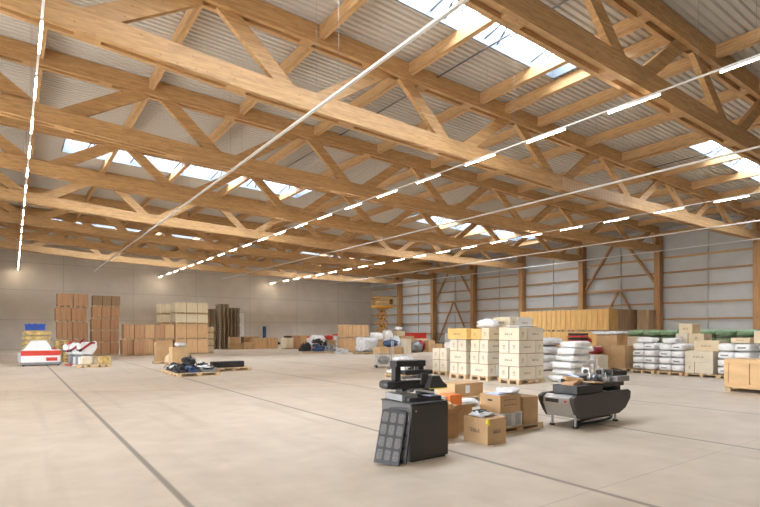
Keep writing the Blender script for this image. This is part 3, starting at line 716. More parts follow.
# dark pallet stacks
for s_, (x, y, n_, nm) in enumerate(((14.05, 45.4, 24, 'left'), (15.0, 45.0, 27, 'middle'), (16.05, 45.2, 25, 'right'))):
    for k in range(n_):
        pallet('weathered pallet, %s from the top of the %s tall pallet stack' % (ORD[n_ - 1 - k], nm), (x + random.uniform(-.04, .04), y, k * .146), R(90), 1.2, .8 if s_ else .6, .144, 'oldpallet', parts=False, group='pallets in the tall dark stacks')
# cartons by the back
spec = [(15.3, 43.8, 1.1, .75, .55), (16.5, 43.7, .8, .7, .6), (17.4, 43.9, 1.3, .8, .95), (18.8, 44.0, 1.0, .8, 1.0), (16.9, 44.8, 1.4, .8, 1.1), (15.3, 43.85, .9, .6, .5)]
zz = [0, 0, 0, 0, 0, .56]
for i, (x, y, a, b, h) in enumerate(spec):
    carton('brown carton in the low row before the back door, %s' % ['leftmost on the floor', 'second on the floor', 'wide one in the middle', 'rightmost', 'behind the wide one', 'stacked on the leftmost'][i], x, x + a, y, y + b, zz[i], h, ['carton', 'carton2', 'crate2', 'crate2', 'carton', 'carton2'][i])
t = thing('blue_post', 'tall dark blue post standing against the back wall', 'post', (22.8, 54.2, 0)); part('post', MB().box(-.16, .16, -.1, .1, 0, 2.1), M['dblue'], t); part('base', MB().box(-.4, .5, -.35, .3, 0, .06), M['black'], t)
bag('black heap on the floor at the foot of the blue post', (23.4, 53.0, 0), (1.2, .7, .5), 'black2', 'black_bundle', 3, 'bundle')
for i in range(3): crate('orange-brown crate right of the blue post, %s of three' % ['left', 'middle', 'right'][i], 19.45 + i * .78, 20.21 + i * .78, 41.6 + (.3 if i else 0), 42.5, 0, [1.0, 1.2, 1.2][i], ['crate4', 'crate', 'crate2'][i], 'low crates right of the blue post', planks=.38)
bag('black cloth on the left low crate', (19.85, 42.0, 1.0), (.7, .6, .18), 'black2', 'black_cloth', 8, 'cloth')
for i, (x, y, h, m) in enumerate(((21.7, 41.0, 1.0, 'white'), (22.5, 40.2, 1.05, 'palebox'), (23.3, 39.2, 1.2, 'white'))):
    t = thing('tool_cabinet', 'pale cabinet with red top behind the dark heap, %s of three' % ['left', 'middle', 'right'][i], 'cabinet', (x, y, 0), 0, 'cabinets with red tops')
    part('body', MB().box(-.35, .35, -.3, .3, 0, h), M[m], t); part('red_top', MB().box(-.36, .36, -.31, .31, h, h + .14), M['red'], t); part('drawer_band', MB().box(-.3, .3, -.315, -.3, .3, .36).box(-.3, .3, -.315, -.3, .6, .66), M['crate'], t)
pallet('pallet under the dark heap in the middle distance', (18.3, 33.5, 0), R(-35), 2.3, 1.2, .12)
rs = random.Random(3)
desc = ['black wrapped bundle at the left of the dark heap', 'dark blue tarp bundle in the middle of the heap', 'black hose bundle on top of the dark heap', 'grey bundle at the right of the dark heap', 'black bundle at the back of the heap', 'pale grey wrapped bundle at the right foot of the heap']
for i, (dx, dy, dz, sx, sy, sz, m) in enumerate(((-.95, .55, .12, .8, .8, .75, 'black2'), (-.1, 0, .12, .8, .8, .6, 'dblue'), (-.1, .05, .72, .8, .6, .35, 'black2'), (.75, -.5, .12, .8, .75, .5, 'grey'), (.7, .55, .12, .8, .8, .85, 'black2'), (1.2, -1.5, 0, 1.0, .7, .45, 'film'))):
    junk(desc[i], (18.3 + dx * .9, 33.5 + dy, dz), (sx, sy, sz), m, 50 + i, m2=['dgrey', 'grey', 'dgrey', 'film', 'steel', 'palebox'][i])
wrapped('white wrapped bundle with red end above the dark heap', 19.2, 35.4, .55, (1.0, .9, .75), 3)
carton('brown carton under the white wrapped bundle behind the heap', 18.7, 19.7, 35.0, 35.8, 0, .54, 'carton')
bag('red pack beside the white bundle above the dark heap', (20.4, 35.6, .9), (.6, .5, .35), 'red', 'red_pack', 4, 'pack')
carton('brown carton supporting the red pack above the dark heap', 20.1, 20.8, 35.3, 35.9, 0, .9, 'carton')
for k, (z, h) in enumerate(((0, 1.05), (1.06, 1.0))):
    for i in range(3):
        x = 20.2 + i * .74
        crate('honey crate left of the yellow lift, %s tier, %s of three' % (['lower', 'upper'][k], ['left', 'middle', 'right'][i]), round(x, 2), round(x + .72, 2), 33.0, 34.0, z, h, 'crate2', 'honey crates left of the lift', planks=.39)
# clutter right of those crates
wrapped('grey film-wrapped machine right of the honey crates', 20.3, 30.2, .12, (1.3, 1.3, 1.05), 7, 'film')
pallet('pallet under the grey film-wrapped machine', (20.3, 30.2, 0), 0, 1.4, 1.4, .12)
bag('white sack bulging up behind the film-wrapped machine', (22.1, 31.6, .9), (.8, .8, .6), 'sack', 'white_bag', 61)
carton('carton carrying the white sack behind the film-wrapped machine', 21.7, 22.6, 31.2, 32.2, 0, .9, 'carton')
bag('dark blue bundle right of the film-wrapped machine', (21.4, 28.9, .5), (1.0, .7, .5), 'dblue', 'blue_bundle', 62, 'bundle')
carton('honey cardboard box under the dark blue bundle, left', 20.1, 20.9, 28.3, 29.1, 0, .5, 'carton2', flaps=0)
carton('brown cardboard box under the dark blue bundle, right', 20.95, 22.0, 28.3, 29.3, 0, .49, 'carton')
carton('cream box beside the dark blue bundle', 22.2, 22.7, 28.2, 28.8, 0, 1.05, 'palebox', 'pale_box', False)
t = thing('white_cylinder_tank', 'white tank with rounded top at the foot of the yellow lift', 'tank', (25.0, 34.2, 0)); part('tank', MB().pillow((0, 0, .85), (.9, .9, 1.7), e=.6, amp=0), M['white'], t, True)
for i, (x, y, a, b, h, m, ds) in enumerate(((24.5, 31.6, 1.2, 1.0, 1.2, 'carton', 'brown carton between lift and red cabinet, left'), (26.0, 31.4, .9, .9, 1.0, 'palebox2', 'cream carton between lift and red cabinet'),
        (26.6, 35.0, .9, .9, 1.6, 'palebox2', 'tall cream crate left of the red cabinet'), (25.6, 28.2, .8, .9, .65, 'carton', 'small brown carton before the cream ones left of the red cabinet'), (25.9, 30.0, .6, .6, .9, 'carton2', 'tan carton just left of the red cabinet'))):
    carton(ds, x, x + a, y, y + b, 0, h, m)
for i, (x, y, z, sx, sz, m, ds) in enumerate(((24.4, 29.8, 0, 1.0, .8, 'grey', 'grey bundle among the clutter before the red cabinet'), (25.3, 30.3, .0, .5, .9, 'darkred', 'dark red bundle among the clutter before the red cabinet'),
        (27.05, 35.4, 1.62, .7, .35, 'sack', 'white bag on the tall cream crate left of the red cabinet'), (23.6, 31.2, 0, .9, 1.2, 'film', 'clear wrapped load behind the dark blue bundle'))):
    bag(ds, (x, y, z), (sx, .8, sz), m, 'bundle', 70 + i, 'bundle')
carton('white box standing open in front of the red cabinet', 20.6, 21.3, 21.9, 22.5, 0, .95, 'white', 'white_box', False)
t = thing('red_cabinet', 'large bright red cabinet on the floor before the right wall', 'cabinet', (29.4, 36.0, 0)); part('body', MB().box(-.95, .95, -.5, .5, .08, 1.45), M['red'], t, bev=.03); part('plinth', MB().box(-.9, .9, -.45, .45, 0, .08), M['black'], t); part('door_line', MB().box(-.01, .01, -.505, -.5, .1, 1.4), M['darkred'], t)
for i, (x, y, a, b, z, h, m, ds) in enumerate(((30.1, 33.0, .9, .8, 0, .6, 'black', 'black case right of the red cabinet'), (31.0, 33.0, 1.3, .8, .6, .8, 'white', 'white box on brown carton right of the red cabinet'), (31.0, 33.0, 1.3, .9, 0, .59, 'carton', 'brown carton under the white box right of the red cabinet'),
        (31.2, 31.0, 1.0, .9, .65, .5, 'blue', 'blue box behind the small pale stack'), (31.2, 31.0, 1.0, .9, 0, .64, 'white', 'white box under the blue box'), (30.6, 28.6, 1.0, .9, 0, 1.3, 'red', 'red box partly hidden by the left pale box stack'))):
    carton(ds, x, x + a, y, y + b, z, h, m, 'storage_box', False)
# scissor lift
t = thing('scissor_lift', 'yellow scissor lift raised beside the right wall near the far corner', 'scissor lift', (33.7, 47, 0)); t.scale = (.85, .85, .93)
part('chassis', MB().box(-1.1, 1.1, -.6, .6, .25, .9), M['yellow'], t, bev=.04)
for sx in (-.75, .75):
    for sy in (-.5, .5): part('wheel', MB().tube([(sx, sy - .12, .28), (sx, sy + .12, .28)], .28, 16), M['rubber'], t)
for k in range(4):
    z0 = .95 + k * .9
    for sy in (-.4, .4):
        part('scissor_arm', MB().bar((-.65, sy, z0), (.65, sy, z0 + .9), .14, .08), M['yellow'], t); part('scissor_arm', MB().bar((.65, sy + .1, z0), (-.65, sy + .1, z0 + .9), .14, .08), M['yellow'], t)
    part('cross_pin', MB().tube([(0, -.5, z0 + .45), (0, .5, z0 + .45)], .06, 8), M['black'], t)
part('platform', MB().box(-1.35, 1.35, -.65, .65, 4.5, 4.72), M['yellow'], t)
mb = MB()
for x in (-1.3, -.65, 0, .65, 1.3):
    for y in (-.62, .62): mb.box(x - .025, x + .025, y - .025, y + .025, 4.72, 5.75)
for z in (5.2, 5.75):
    for y in (-.62, .62): mb.box(-1.32, 1.32, y - .02, y + .02, z - .025, z + .025)
    for x in (-1.3, 1.3): mb.box(x - .02, x + .02, -.62, .62, z - .025, z + .025)
part('guard_rail', mb, M['yellow'], t); part('control_box', MB().box(.9, 1.25, -.6, -.35, 5.0, 5.5), M['black'], t)
# mesh trolley
t = thing('mesh_trolley', 'grey wire mesh trolley on the floor behind the dark office parts', 'trolley', (13.35, 18.5, 0), R(-30))
mb = MB()
for x in (-.38, .38):
    for y in (-.3, .3): mb.tube([(x, y, .1), (x, y, 1.15 if x > 0 else .62)], .024, 6)
for z in (.15, .6):
    mb.tube([(-.38, -.3, z), (.38, -.3, z), (.38, .3, z), (-.38, .3, z)], .013, 6, True)
mb.tube([(.38, -.3, 1.15), (.38, .3, 1.15)], .015, 6)
part('frame', mb, M['wire'], t)
mb = MB()
for i in range(11): mb.tube([(-.38 + i * .076, -.3, .15), (-.38 + i * .076, -.3, .6)], .011, 4)
for i in range(9): mb.tube([(-.38, -.3 + i * .075, .15), (-.38, -.3 + i * .075, .6)], .011, 4)
for z in (.25, .36, .47): mb.tube([(-.38, -.3, z), (.38, -.3, z)], .011, 4); mb.tube([(-.38, -.3, z), (-.38, .3, z)], .011, 4)
part('wire_mesh', mb, M['wire'], t); part('shelf', MB().box(-.38, .38, -.3, .3, .13, .16), M['grey'], t)
for x in (-.34, .34):
    for y in (-.26, .26): part('caster', MB().tube([(x, y - .02, .06), (x, y + .02, .06)], .06, 10), M['rubber'], t)
bag('grey machine part lying inside the mesh trolley', (13.35, 18.5, .16), (.5, .4, .35), 'grey', 'machine_part', 80, 'machine part')
# heap of metal parts behind the black frame
pallet('pallet under the heap of grey metal parts', (11.2, 14.2, 0), R(0), 1.2, .9, .12)
rs = random.Random(11)
for i in range(14):
    x, y, z = 11.2 + (i % 5 - 2) * .2, 14.2 + rs.uniform(-.35, .35) - (i % 5 - 2) * .1, .14 + (i // 5) * .12
    a = rs.uniform(0, 3.1); L_ = rs.uniform(.35, .7); mk = M[rs.choice(['grey', 'dgrey', 'steel', 'white'])]
    mb = MB().bar((-L_ / 2, 0, .03), (L_ / 2, 0, .05), .06, .05).box(-L_ / 2, -L_ / 2 + .08, -.06, .06, 0, .14)
    if i % 3 == 0: mb.tube([(0, -.15, .08), (0, .15, .08)], .06, 10)
    o = link('metal_bracket', mb.mesh('metal_bracket', mk), None, (x, y, z), (0, 0, a))
    tag(o, '%s metal part in the %s layer of the jumbled heap, %s' % (mk.name.split('_')[0], ['bottom', 'middle', 'top'][i // 5], ['at its left end', 'left of centre', 'at its centre', 'right of centre', 'at its right end'][i % 5]), 'metal part', 'jumbled grey metal parts')
bag('pale plastic sheet crumpled on the heap of metal parts', (11.3, 14.5, .5), (.8, .5, .22), 'film', 'plastic_sheet', 81, 'sheet')

# ------------------------------------------------------------------ left side
t = thing('packing_machine', 'long white machine with red stripe on the floor at the far left', 'machine', (1.12, 28.9, 0), R(-4)); t.scale = (.8, 1, 1)
part('base_frame', MB().box(-1.0, 1.0, -.5, .5, .06, .16), M['grey'], t)
part('body', MB().box(-.95, .95, -.5, .5, .16, .72), M['white'], t, bev=.02)
part('red_stripe', MB().box(-.955, .955, -.506, -.5, .47, .7).box(-.956, -.95, -.5, .5, .47, .7), M['red'], t)
part('red_plate', MB().box(.25, .8, -.508, -.5, .22, .38), M['red'], t)
part('hood', MB().poly([(-.85, .72), (.55, .72), (.25, 1.15), (-.5, 1.15)], -.4, .4), M['white'], t, bev=.02)
part('red_handle', MB().box(.35, .75, -.2, .2, .75, .82), M['red'], t)
for x in (-.85, .85):
    for y in (-.4, .4): part('foot', MB().tube([(x, y, 0), (x, y, .07)], .05, 8), M['black'], t)
part('end_box', MB().box(-1.12, -.95, -.35, .35, .2, .6), M['steel'], t)
pallet('pallet under the golden scrap and blue crates', (1.0, 31.6, 0), 0, 1.4, 1.0, .14)
for k in range(6):
    o = link('wood_bundle', MB().box(-.55, .5, -.45, .45, 0, .2).box(-.62, -.5, -.47, .47, .02, .15).box(.44, .56, -.47, .47, .05, .2).box(-.2, .1, -.4, .4, .2, .245).mesh('wood_bundle', M['mixwood']), None, (1.0 + .03 * (k % 3), 31.6, +.14 + k * .25))
    tag(o, 'golden bundle of wood under the blue crate, %s' % (['lowest', 'second up', 'third up', 'fourth up', 'fifth up', 'topmost'][k]), 'wood bundle', 'golden wood bundles')
for k in range(7):
    pallet('small weathered pallet right of the blue crate, %s from the floor' % ORD[k], (2.2, 31.4, k * .16), 0, .8, .8, .144, 'mixwood', parts=False, group='small pallets by the blue crate')
t = thing('blue_crate', 'blue plastic crate on top of the golden wood bundles', 'crate', (.95, 31.6, 1.64))
part('tub', MB().box(-.42, .42, -.3, .3, 0, .03).box(-.42, .42, -.3, -.28, .03, .3).box(-.42, .42, .28, .3, .03, .3).box(-.42, -.4, -.28, .28, .03, .3).box(.4, .42, -.28, .28, .03, .3), M['blue'], t)
part('rim', MB().box(-.45, .45, -.33, -.3, .25, .31).box(-.45, .45, .3, .33, .25, .31).box(-.45, -.42, -.3, .3, .25, .31).box(.42, .45, -.3, .3, .25, .31), M['blue'], t)
for i, x in enumerate((-.25, 0, .25)):
    o = link('blue_canister', MB().tube([(0, -.2, .11), (0, .2, .11)], .11, 12).mesh('blue_canister', M['blue'], True), None, (.95 + x, 31.6, 1.35)); o.location.z = 1.765
    tag(o, 'blue canister lying in the blue crate, %s of three' % ['left', 'middle', 'right'][i], 'canister', 'blue canisters')
# three white tilting machines
for i, (x, y, sc) in enumerate(((2.3, 28.05, .8), (2.5, 27.3, .85), (2.75, 26.62, .88))):
    t = thing('mixing_machine', 'white tilting bowl machine on a grey column, %s of three' % ['left', 'middle', 'right'][i], 'machine', (x, y, 0), R([15, -10, 5][i]), 'white tilting machines'); t.scale = (sc,) * 3
    part('base', MB().box(-.28, .28, -.35, .35, 0, .07), M['red'] if i == 0 else M['white'], t, bev=.01)
    part('column', MB().box(-.16, .16, -.15, .2, .07, .62), M['grey'], t, bev=.02)
    part('front_cover', MB().box(-.02, .28, -.3, -.15, .07, .5), M['white'], t, bev=.02)
    part('bowl', MB().poly([(-.22, .66), (.2, .6), (.42, .95), (.4, 1.2), (-.3, 1.26), (-.44, 1.12), (-.4, .84)], -.3, .3), M['white'], t, bev=.06)
    part('red_arm', MB().bar((-.42, -.33, .8), (.1, -.33, 1.2), .1, .05).bar((.1, -.33, 1.2), (.3, -.33, 1.22), .09, .05).bar((-.4, -.33, 1.2), (-.2, -.33, 1.42), .07, .05), M['darkred'] if i else M['red'], t)
    part('lamp_dome', MB().pillow((.35, 0, 1.2), (.22, .2, .2), e=1, amp=0), M['white'], t, True)
    part('black_hinge', MB().tube([(-.35, -.36, .85), (-.35, .36, .85)], .07, 10), M['black'], t)
for i, x in enumerate((2.6, 3.25)): pallet('low pallet before the white tilting machines, %s' % ['left', 'right'][i], (x, 26.0 - .1 * i, 0), 0, .64, .6, .14, 'pallet')
carton('beige round-cornered box on the low left pallet before the white machines', 2.45, 2.9, 25.95, 26.3, .14, .35, 'palebox', 'beige_box', False, bev=.05)
carton('yellow-green box on the low right pallet', 3.1, 3.6, 25.75, 26.15, .14, .34, 'mixwood', 'green_box', False)
# cartons and dark material in front of the crates
carton('dark open cardboard carton left of the dark pallet load', 5.7, 6.35, 26.7, 27.2, .12, .95, 'carton', flaps=.0, seam=False)
pallet('pallet under the dark carton', (6.1, 26.9, 0), 0, .95, .8, .12)
t = thing('cardboard_flap_sheet', 'pale bent cardboard sheet leaning on the dark carton', 'cardboard sheet', (6.25, 26.35, 0)); part('sheet', MB().add([(-.35, 0, .12), (.3, 0, .12), (.42, .22, .65), (0, .25, .6), (-.3, .1, .35)], [(0, 1, 2, 3, 4)]), M['palebox2'], t)
t.location = (6.35, 26.38, 0)
carton('upright tan carton standing behind the dark pallet load', 5.78, 6.5, 24.0, 24.6, 0, .88, 'carton2', flaps=0, mark=None)
wrapped('crumpled clear film stuffed in the top of the tan carton', 6.2, 24.3, .885, (.5, .4, .2), 8, 'film')
for i, (y, nm) in enumerate(((18.85, 'front'), (20.1, 'rear'))): pallet('long low pallet under the black material, %s of two' % nm, (5.4, y + .3, 0), R(0), 1.5, 1.1, .13)
pallet('pallet under the black foam block', (7.25, 20.7, 0), 0, 1.4, .9, .13)
o = link('foam_block', MB().box(-.65, .65, -.2, .2, 0, .24).mesh('foam_block', M['black2']), None, (7.15, 20.8, .13), (0, 0, R(2)), .03); tag(o, 'long black foam block on its own pallet', 'foam block')
rs = random.Random(5)
lst = [('black coiled hose at the front left of the low pallets', (4.82, 19.1, .13), (.35, .9, .3), 'black2'), ('grey-blue plastic panel at the front of the low pallets', (5.8, 19.1, .13), (.65, .9, .24), 'grey'),
       ('dark blue folded tarp beside the grey panel', (5.22, 19.1, .13), (.4, .9, .28), 'dblue'), ('black rolled cover on the rear low pallet, left', (4.95, 20.3, .13), (.5, .8, .3), 'black2'),
       ('black tangle on the rear low pallet, middle', (5.5, 20.4, .13), (.55, .75, .42), 'black2'), ('black tangle piled highest on the rear low pallet', (5.5, 20.4, .42), (.5, .5, .26), 'black2'), ('black rolled tube right of the tangle', (6.02, 20.3, .13), (.42, .7, .3), 'black2'),
       ('pale film lump beside the black foam block', (6.35, 21.3, 0), (.5, .4, .4), 'film')]
for i, (ds, c, sz, m) in enumerate(lst): junk(ds, c, sz, m, 90 + i, m2={'black2': 'grey' if i % 2 else 'dgrey', 'grey': 'steel', 'dblue': 'black', 'film': 'paper'}[m])

# ------------------------------------------------------------------ foreground: office cabinet with printer parts
t = thing('filing_cabinet', 'dark grey steel cabinet carrying printer parts in the foreground', 'cabinet', (3.95, 4.9, 0), R(0))
part('carcass', MB().box(0, .6, .02, .62, .02, .7), M['charside'], t, bev=.006)
part('door', MB().box(.0, .6, 0, .02, .03, .69), M['char'], t, bev=.004); part('plinth', MB().box(.02, .58, .03, .6, 0, .02), M['black'], t)
part('top_plate', MB().box(-.008, .608, -.008, .628, .7, .715), M['dgrey'], t, bev=.004)
part('lock', MB().tube([(.07, -.006, .62), (.07, .0, .62)], .012, 10), M['steel'], t)
part('recessed_grip', MB().box(-.004, 0, .25, .42, .60, .63), M['dark'], t)
# leaning panels with twelve windows
def windowed_panel(label, loc, rot, front):
    t = bpy.data.objects.new('windowed_panel', None); COL.objects.link(t); t.location = loc; t.rotation_euler = rot; tag(t, label, 'panel')
    w_, h_ = .31, .66
    pts = [(-w_ / 2, 0), (w_ / 2, 0), (w_ / 2, h_ - .03)] + [(w_ / 2 * math.cos(a), h_ - .03 + .035 * math.sin(a)) for a in [math.pi * k / 8 for k in range(1, 8)]] + [(-w_ / 2, h_ - .03)]
    part('frame', MB().poly(pts, -.02, .02), M['panel'], t, bev=.004)
    for r_ in range(4):
        for c_ in range(3):
            x, z = -.1 + c_ * .1, .045 + r_ * .15
            q = [(x + dx * .036, z + .062 + dz * .06) for dx, dz in ((-1, -.7), (-.7, -1), (.7, -1), (1, -.7), (1, .7), (.7, 1), (-.7, 1), (-1, .7))]
            part('window', MB().poly(q, -.026, -.018), M['window'], t)
    for r_ in range(3): part('clip', MB().box(-.065, -.035, -.03, -.02, .172 + r_ * .15, .186 + r_ * .15).box(.035, .065, -.03, -.02, .172 + r_ * .15, .186 + r_ * .15), M['black'], t)
    return t
windowed_panel('dark panel with twelve rounded windows leaning on the cabinet', (3.63, 4.98, .012), (R(-18), R(5), R(-52)), True)
windowed_panel('second dark panel wedged between the windowed panel and the cabinet', (3.76, 5.0, .012), (R(-13), R(3), R(-56)), False)
# things on the cabinet
ZC = .716
o = link('binder_box', MB().box(-.12, .12, -.2, .2, 0, .085).mesh('binder_box', M['grey']), None, (4.10, 5.3, ZC), (0, 0, R(-4)), .006); tag(o, 'grey flat box at the back left of the cabinet top', 'box')
t = thing('paper_tray', 'dark grey document tray at the front of the cabinet top', 'tray', (4.27, 5.14, ZC), R(-4))
part('tray', MB().box(-.25, .25, -.14, .14, 0, .015).box(-.25, .25, -.14, -.13, .015, .05).box(-.25, .25, .13, .14, .015, .05).box(-.25, -.24, -.13, .13, .015, .05).box(.24, .25, -.13, .13, .015, .05), M['dgrey'], t); part('tray_insert', MB().box(-.24, .05, -.13, .13, .015, .03), M['grey'], t)
o = link('document_sheet', MB().box(-.11, .11, -.09, .09, 0, .004).mesh('document_sheet', M['bpaper']), None, (4.42, 5.09, ZC + .052), (0, R(2), R(8))); tag(o, 'pale blue paper lying on the document tray', 'paper')
for i, (a, b, h) in enumerate((((3.98, 5.2, .08), (4.42, 5.3, .15), .03), ((4.05, 5.1, .13), (4.3, 5.36, .1), .03), ((4.2, 5.36, .14), (4.5, 5.12, .08), .028), ((4.02, 5.3, .1), (4.46, 5.26, .13), .02))):
    mb = MB().bar((a[0], a[1], ZC + a[2]), (b[0], b[1], ZC + b[2]), h, .008)
    o = link('metal_strip', mb.mesh('metal_strip', M['silver'])); tag(o, 'light metal strip criss-crossing under the printer chassis, %s' % ['front', 'left', 'right', 'back'][i], 'metal strip', 'metal strips on the cabinet')
t = thing('printer_chassis', 'black printer chassis with an arched frame on the cabinet', 'printer part', (4.2, 5.3, ZC + .14), R(-6))
part('base_body', MB().box(-.30, .27, -.10, .14, 0, .10), M['black'], t, bev=.02)
part('end_cap', MB().pillow((-.30, .0, .06), (.16, .22, .12), e=.5, amp=0), M['dgrey'], t, True)
part('post', MB().box(-.18, -.10, 0, .1, .1, .3), M['black'], t); part('post', MB().box(.18, .26, 0, .1, .1, .3), M['black'], t)
part('top_beam', MB().box(-.19, .27, -.04, .13, .28, .36), M['black'], t, bev=.012)
part('roller_bar', MB().box(-.1, .34, -.1, .02, .18, .235), M['black'], t, bev=.012); part('roller', MB().tube([(-.1, -.02, .14), (.24, -.02, .14)], .018, 10), M['silver'], t)
part('guide_strip', MB().box(-.08, .2, -.11, -.1, .115, .13), M['white'], t)
part('gear_box', MB().box(.14, .25, -.12, .1, .05, .2), M['dgrey'], t, bev=.01)
t = thing('desk_phone_unit', 'dark grey sloping desk unit with yellow edge at the right of the cabinet top', 'device', (4.52, 5.16, ZC + .13), R(-6))
part('body', MB().poly([(-.12, 0), (.16, 0), (.16, .05), (.1, .09), (.04, .17), (-.08, .17), (-.12, .06)], -.1, .12), M['dgrey'], t, bev=.008)
part('keypad', MB().box(-.06, .03, -.08, .1, .17, .176), M['silver'], t); part('yellow_edge', MB().box(-.12, .16, -.106, -.1, .005, .015), M['ytape'], t)
o = link('support_block', MB().box(-.08, .1, -.08, .1, 0, .125).mesh('support_block', M['black']), None, (4.5, 5.3, ZC), (0, 0, 0), .006); tag(o, 'black block under the desk unit on the cabinet', 'block')
o = link('support_block', MB().box(-.1, .1, -.06, .08, 0, .05).mesh('support_block', M['black']), None, (4.2, 5.34, ZC + .087), (0, 0, 0), .004); tag(o, 'black spacer under the printer chassis', 'block')

# ------------------------------------------------------------------ foreground cartons
t = carton('brown carton with worn stencil and yellow tape, nearest the camera', 5.42, 5.80, 5.03, 5.5, 0, .36, 'carton', flaps=0, mark='word', sidemark='word', rz=0)
part('yellow_tape', MB().box(-.192, -.15, -.237, -.235, .27, .362).box(-.192, -.19, -.237, -.2, .3, .362), M['ytape'], t)
t = thing('crumpled_newsprint', 'crumpled black and white paper on the nearest brown carton', 'paper', (5.58, 5.3, .362)); part('sheets', MB().pillow((0, 0, .03), (.3, .3, .07), seed=5, e=.8, amp=.3), M['paper'], t, True)
part('dark_print', MB().bar((-.1, -.05, .072), (.1, .02, .075), .02, .03).bar((-.08, .08, .07), (.12, .09, .07), .02, .03), M['black'], t)
o = link('black_strip', MB().box(-.12, .1, -.03, .03, 0, .03).mesh('black_strip', M['black2']), None, (5.75, 5.4, .363), (0, 0, R(20))); tag(o, 'black strip lying at the back of the nearest brown carton', 'strip')
t = carton('brown carton with open flap between the cabinet and the nearest carton', 5.02, 5.48, 5.68, 6.15, 0, .36, 'carton', flaps=.2)
o = link('packing_paper', MB().pillow((0, 0, .12), (.4, .4, .24), seed=3, e=.7, amp=.25).mesh('packing_paper', M['carton2'], True), None, (5.25, 5.92, .1)); tag(o, 'crumpled brown paper inside the open carton', 'paper')
t = carton('open carton standing behind the nearest carton', 5.6, 6.05, 5.95, 6.4, 0, .37, 'carton2', flaps=.15)
pallet('low pallet under the white bins and upright carton in the foreground', (6.62, 5.87, 0), 0, 1.15, .85, .09)
for i, x in enumerate((6.26, 6.48)):
    t = thing('white_bin', 'white bin with grey ribbed front on the low pallet, %s of two' % ['left', 'right'][i], 'bin', (x, 5.46, .09), 0, 'white bins')
    part('shell', MB().box(0, .2, .006, .38, 0, .225), M['white'], t, bev=.008); part('frame', MB().box(0, .2, 0, .006, 0, .02).box(0, .2, 0, .006, .205, .225).box(0, .03, 0, .006, .02, .205).box(.17, .2, 0, .006, .02, .205), M['white'], t)
    mb = MB()
    for k in range(6): mb.box(.036 + k * .0225, .048 + k * .0225, -.002, .006, .02, .205)
    part('ribbed_front', mb, M['silver'], t)
t = carton('open archive carton with a hand hole on top of the white bins', 6.14, 6.62, 5.44, 5.86, .318, .28, 'carton', flaps=0, mark=None, seam=False)
part('handwriting', (lambda mb: [mb.box(-.15 + .06 * i, -.11 + .06 * i, -.212, -.21, z, z + .012) or mb.box(-.15 + .06 * i, -.143 + .06 * i, -.212, -.21, z - .02, z + .02) for i in range(5) for z in (.12, .2)] and mb)(MB()), M['marker'], t)
part('hand_hole', MB().box(-.242, -.24, -.05, .05, .18, .21), M['dark'], t)
bag('crumpled pale cloth heaped in the archive carton', (6.5, 5.6, .6), (.35, .3, .09), 'sack', 'cloth', 33, 'cloth')
o = link('document_sheet', MB().box(-.16, .16, -.12, .12, 0, .01).mesh('document_sheet', M['bpaper']), None, (6.3, 5.66, .6), (0, 0, R(12))); tag(o, 'pale violet papers on the archive carton', 'paper')
o = link('flat_cardboard', MB().box(-.2, .2, -.14, .14, 0, .008).mesh('flat_cardboard', M['palebox2']), None, (6.72, 5.98, .56), (R(6), R(3), R(-20))); tag(o, 'flat cream cardboard behind the archive carton', 'cardboard sheet')
t = carton('upright open brown carton at the right end of the low pallet', 6.72, 7.08, 5.46, 5.85, .09, .44, 'carton', flaps=0, seam=False)
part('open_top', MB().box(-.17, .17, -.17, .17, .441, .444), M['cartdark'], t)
carton('small dark carton leaning behind the upright brown carton', 6.75, 7.15, 5.9, 6.25, .09, .3, 'carton', seam=False)
carton('tan carton on the floor right behind the upright brown carton', 7.2, 7.5, 5.9, 6.25, 0, .3, 'carton2', seam=False)
t = carton('orange open box behind the open-flap carton', 6.55, 6.85, 7.0, 7.3, .2, .22, 'orangebox', 'orange_box', False)
carton('white box left of the orange open box', 6.15, 6.5, 7.05, 7.45, .2, .2, 'white', 'white_box', False)
pallet('pallet under the orange and white boxes', (6.6, 7.3, 0), 0, 1.2, .8, .09); carton('flat brown carton under the orange and white boxes', 6.1, 6.95, 6.98, 7.6, .09, .108, 'carton', seam=False)
t = carton('wide brown carton with a white label lying behind the foreground boxes', 8.1, 9.0, 8.5, 9.1, .1, .30, 'carton', seam=False); part('white_label', MB().box(-.12, .02, -.303, -.3, .08, .26), M['paper'], t)
pallet('pallet under the wide labelled carton', (8.55, 8.8, 0), 0, 1.1, .8, .1)
bag('crumpled pale sheets in front of the wide labelled carton', (7.8, 8.0, 0), (.8, .5, .16), 'sack', 'paper_sheets', 34, 'paper')

# ------------------------------------------------------------------ grey machine at the right
t = thing('roll_laminator', 'grey and silver machine on levelling feet loaded with scrap', 'machine', (7.4, 4.95, 0), R(1))
prof = [(.12, .16), (1.28, .16), (1.5, .24), (1.66, .40), (1.68, .52), (1.6, .56), (.02, .56), (-.1, .52), (-.09, .44), (.02, .27)]
part('hull_side', MB().poly(prof, 0, .08), M['hull'], t, bev=.012); part('hull_side', MB().poly(prof, .60, .68), M['hull'], t, bev=.012)
part('end_panel', MB().add([(.06, .08, .18), (.06, .60, .18), (-.06, .60, .40), (-.06, .08, .40), (-.06, .6, .50), (-.06, .08, .50), (.05, .6, .55), (.05, .08, .55)], [(0, 1, 2, 3), (3, 2, 4, 5), (5, 4, 6, 7)]), M['silver'], t)
part('display', MB().box(-.068, -.061, .3, .55, .42, .48), M['dgrey'], t, label='small dark display'); part('red_button', MB().tube([(-.072, .17, .45), (-.06, .17, .45)], .02, 10), M['red'], t)
part('tub', MB().box(.1, 1.5, .08, .60, .22, .5), M['dgrey'], t)
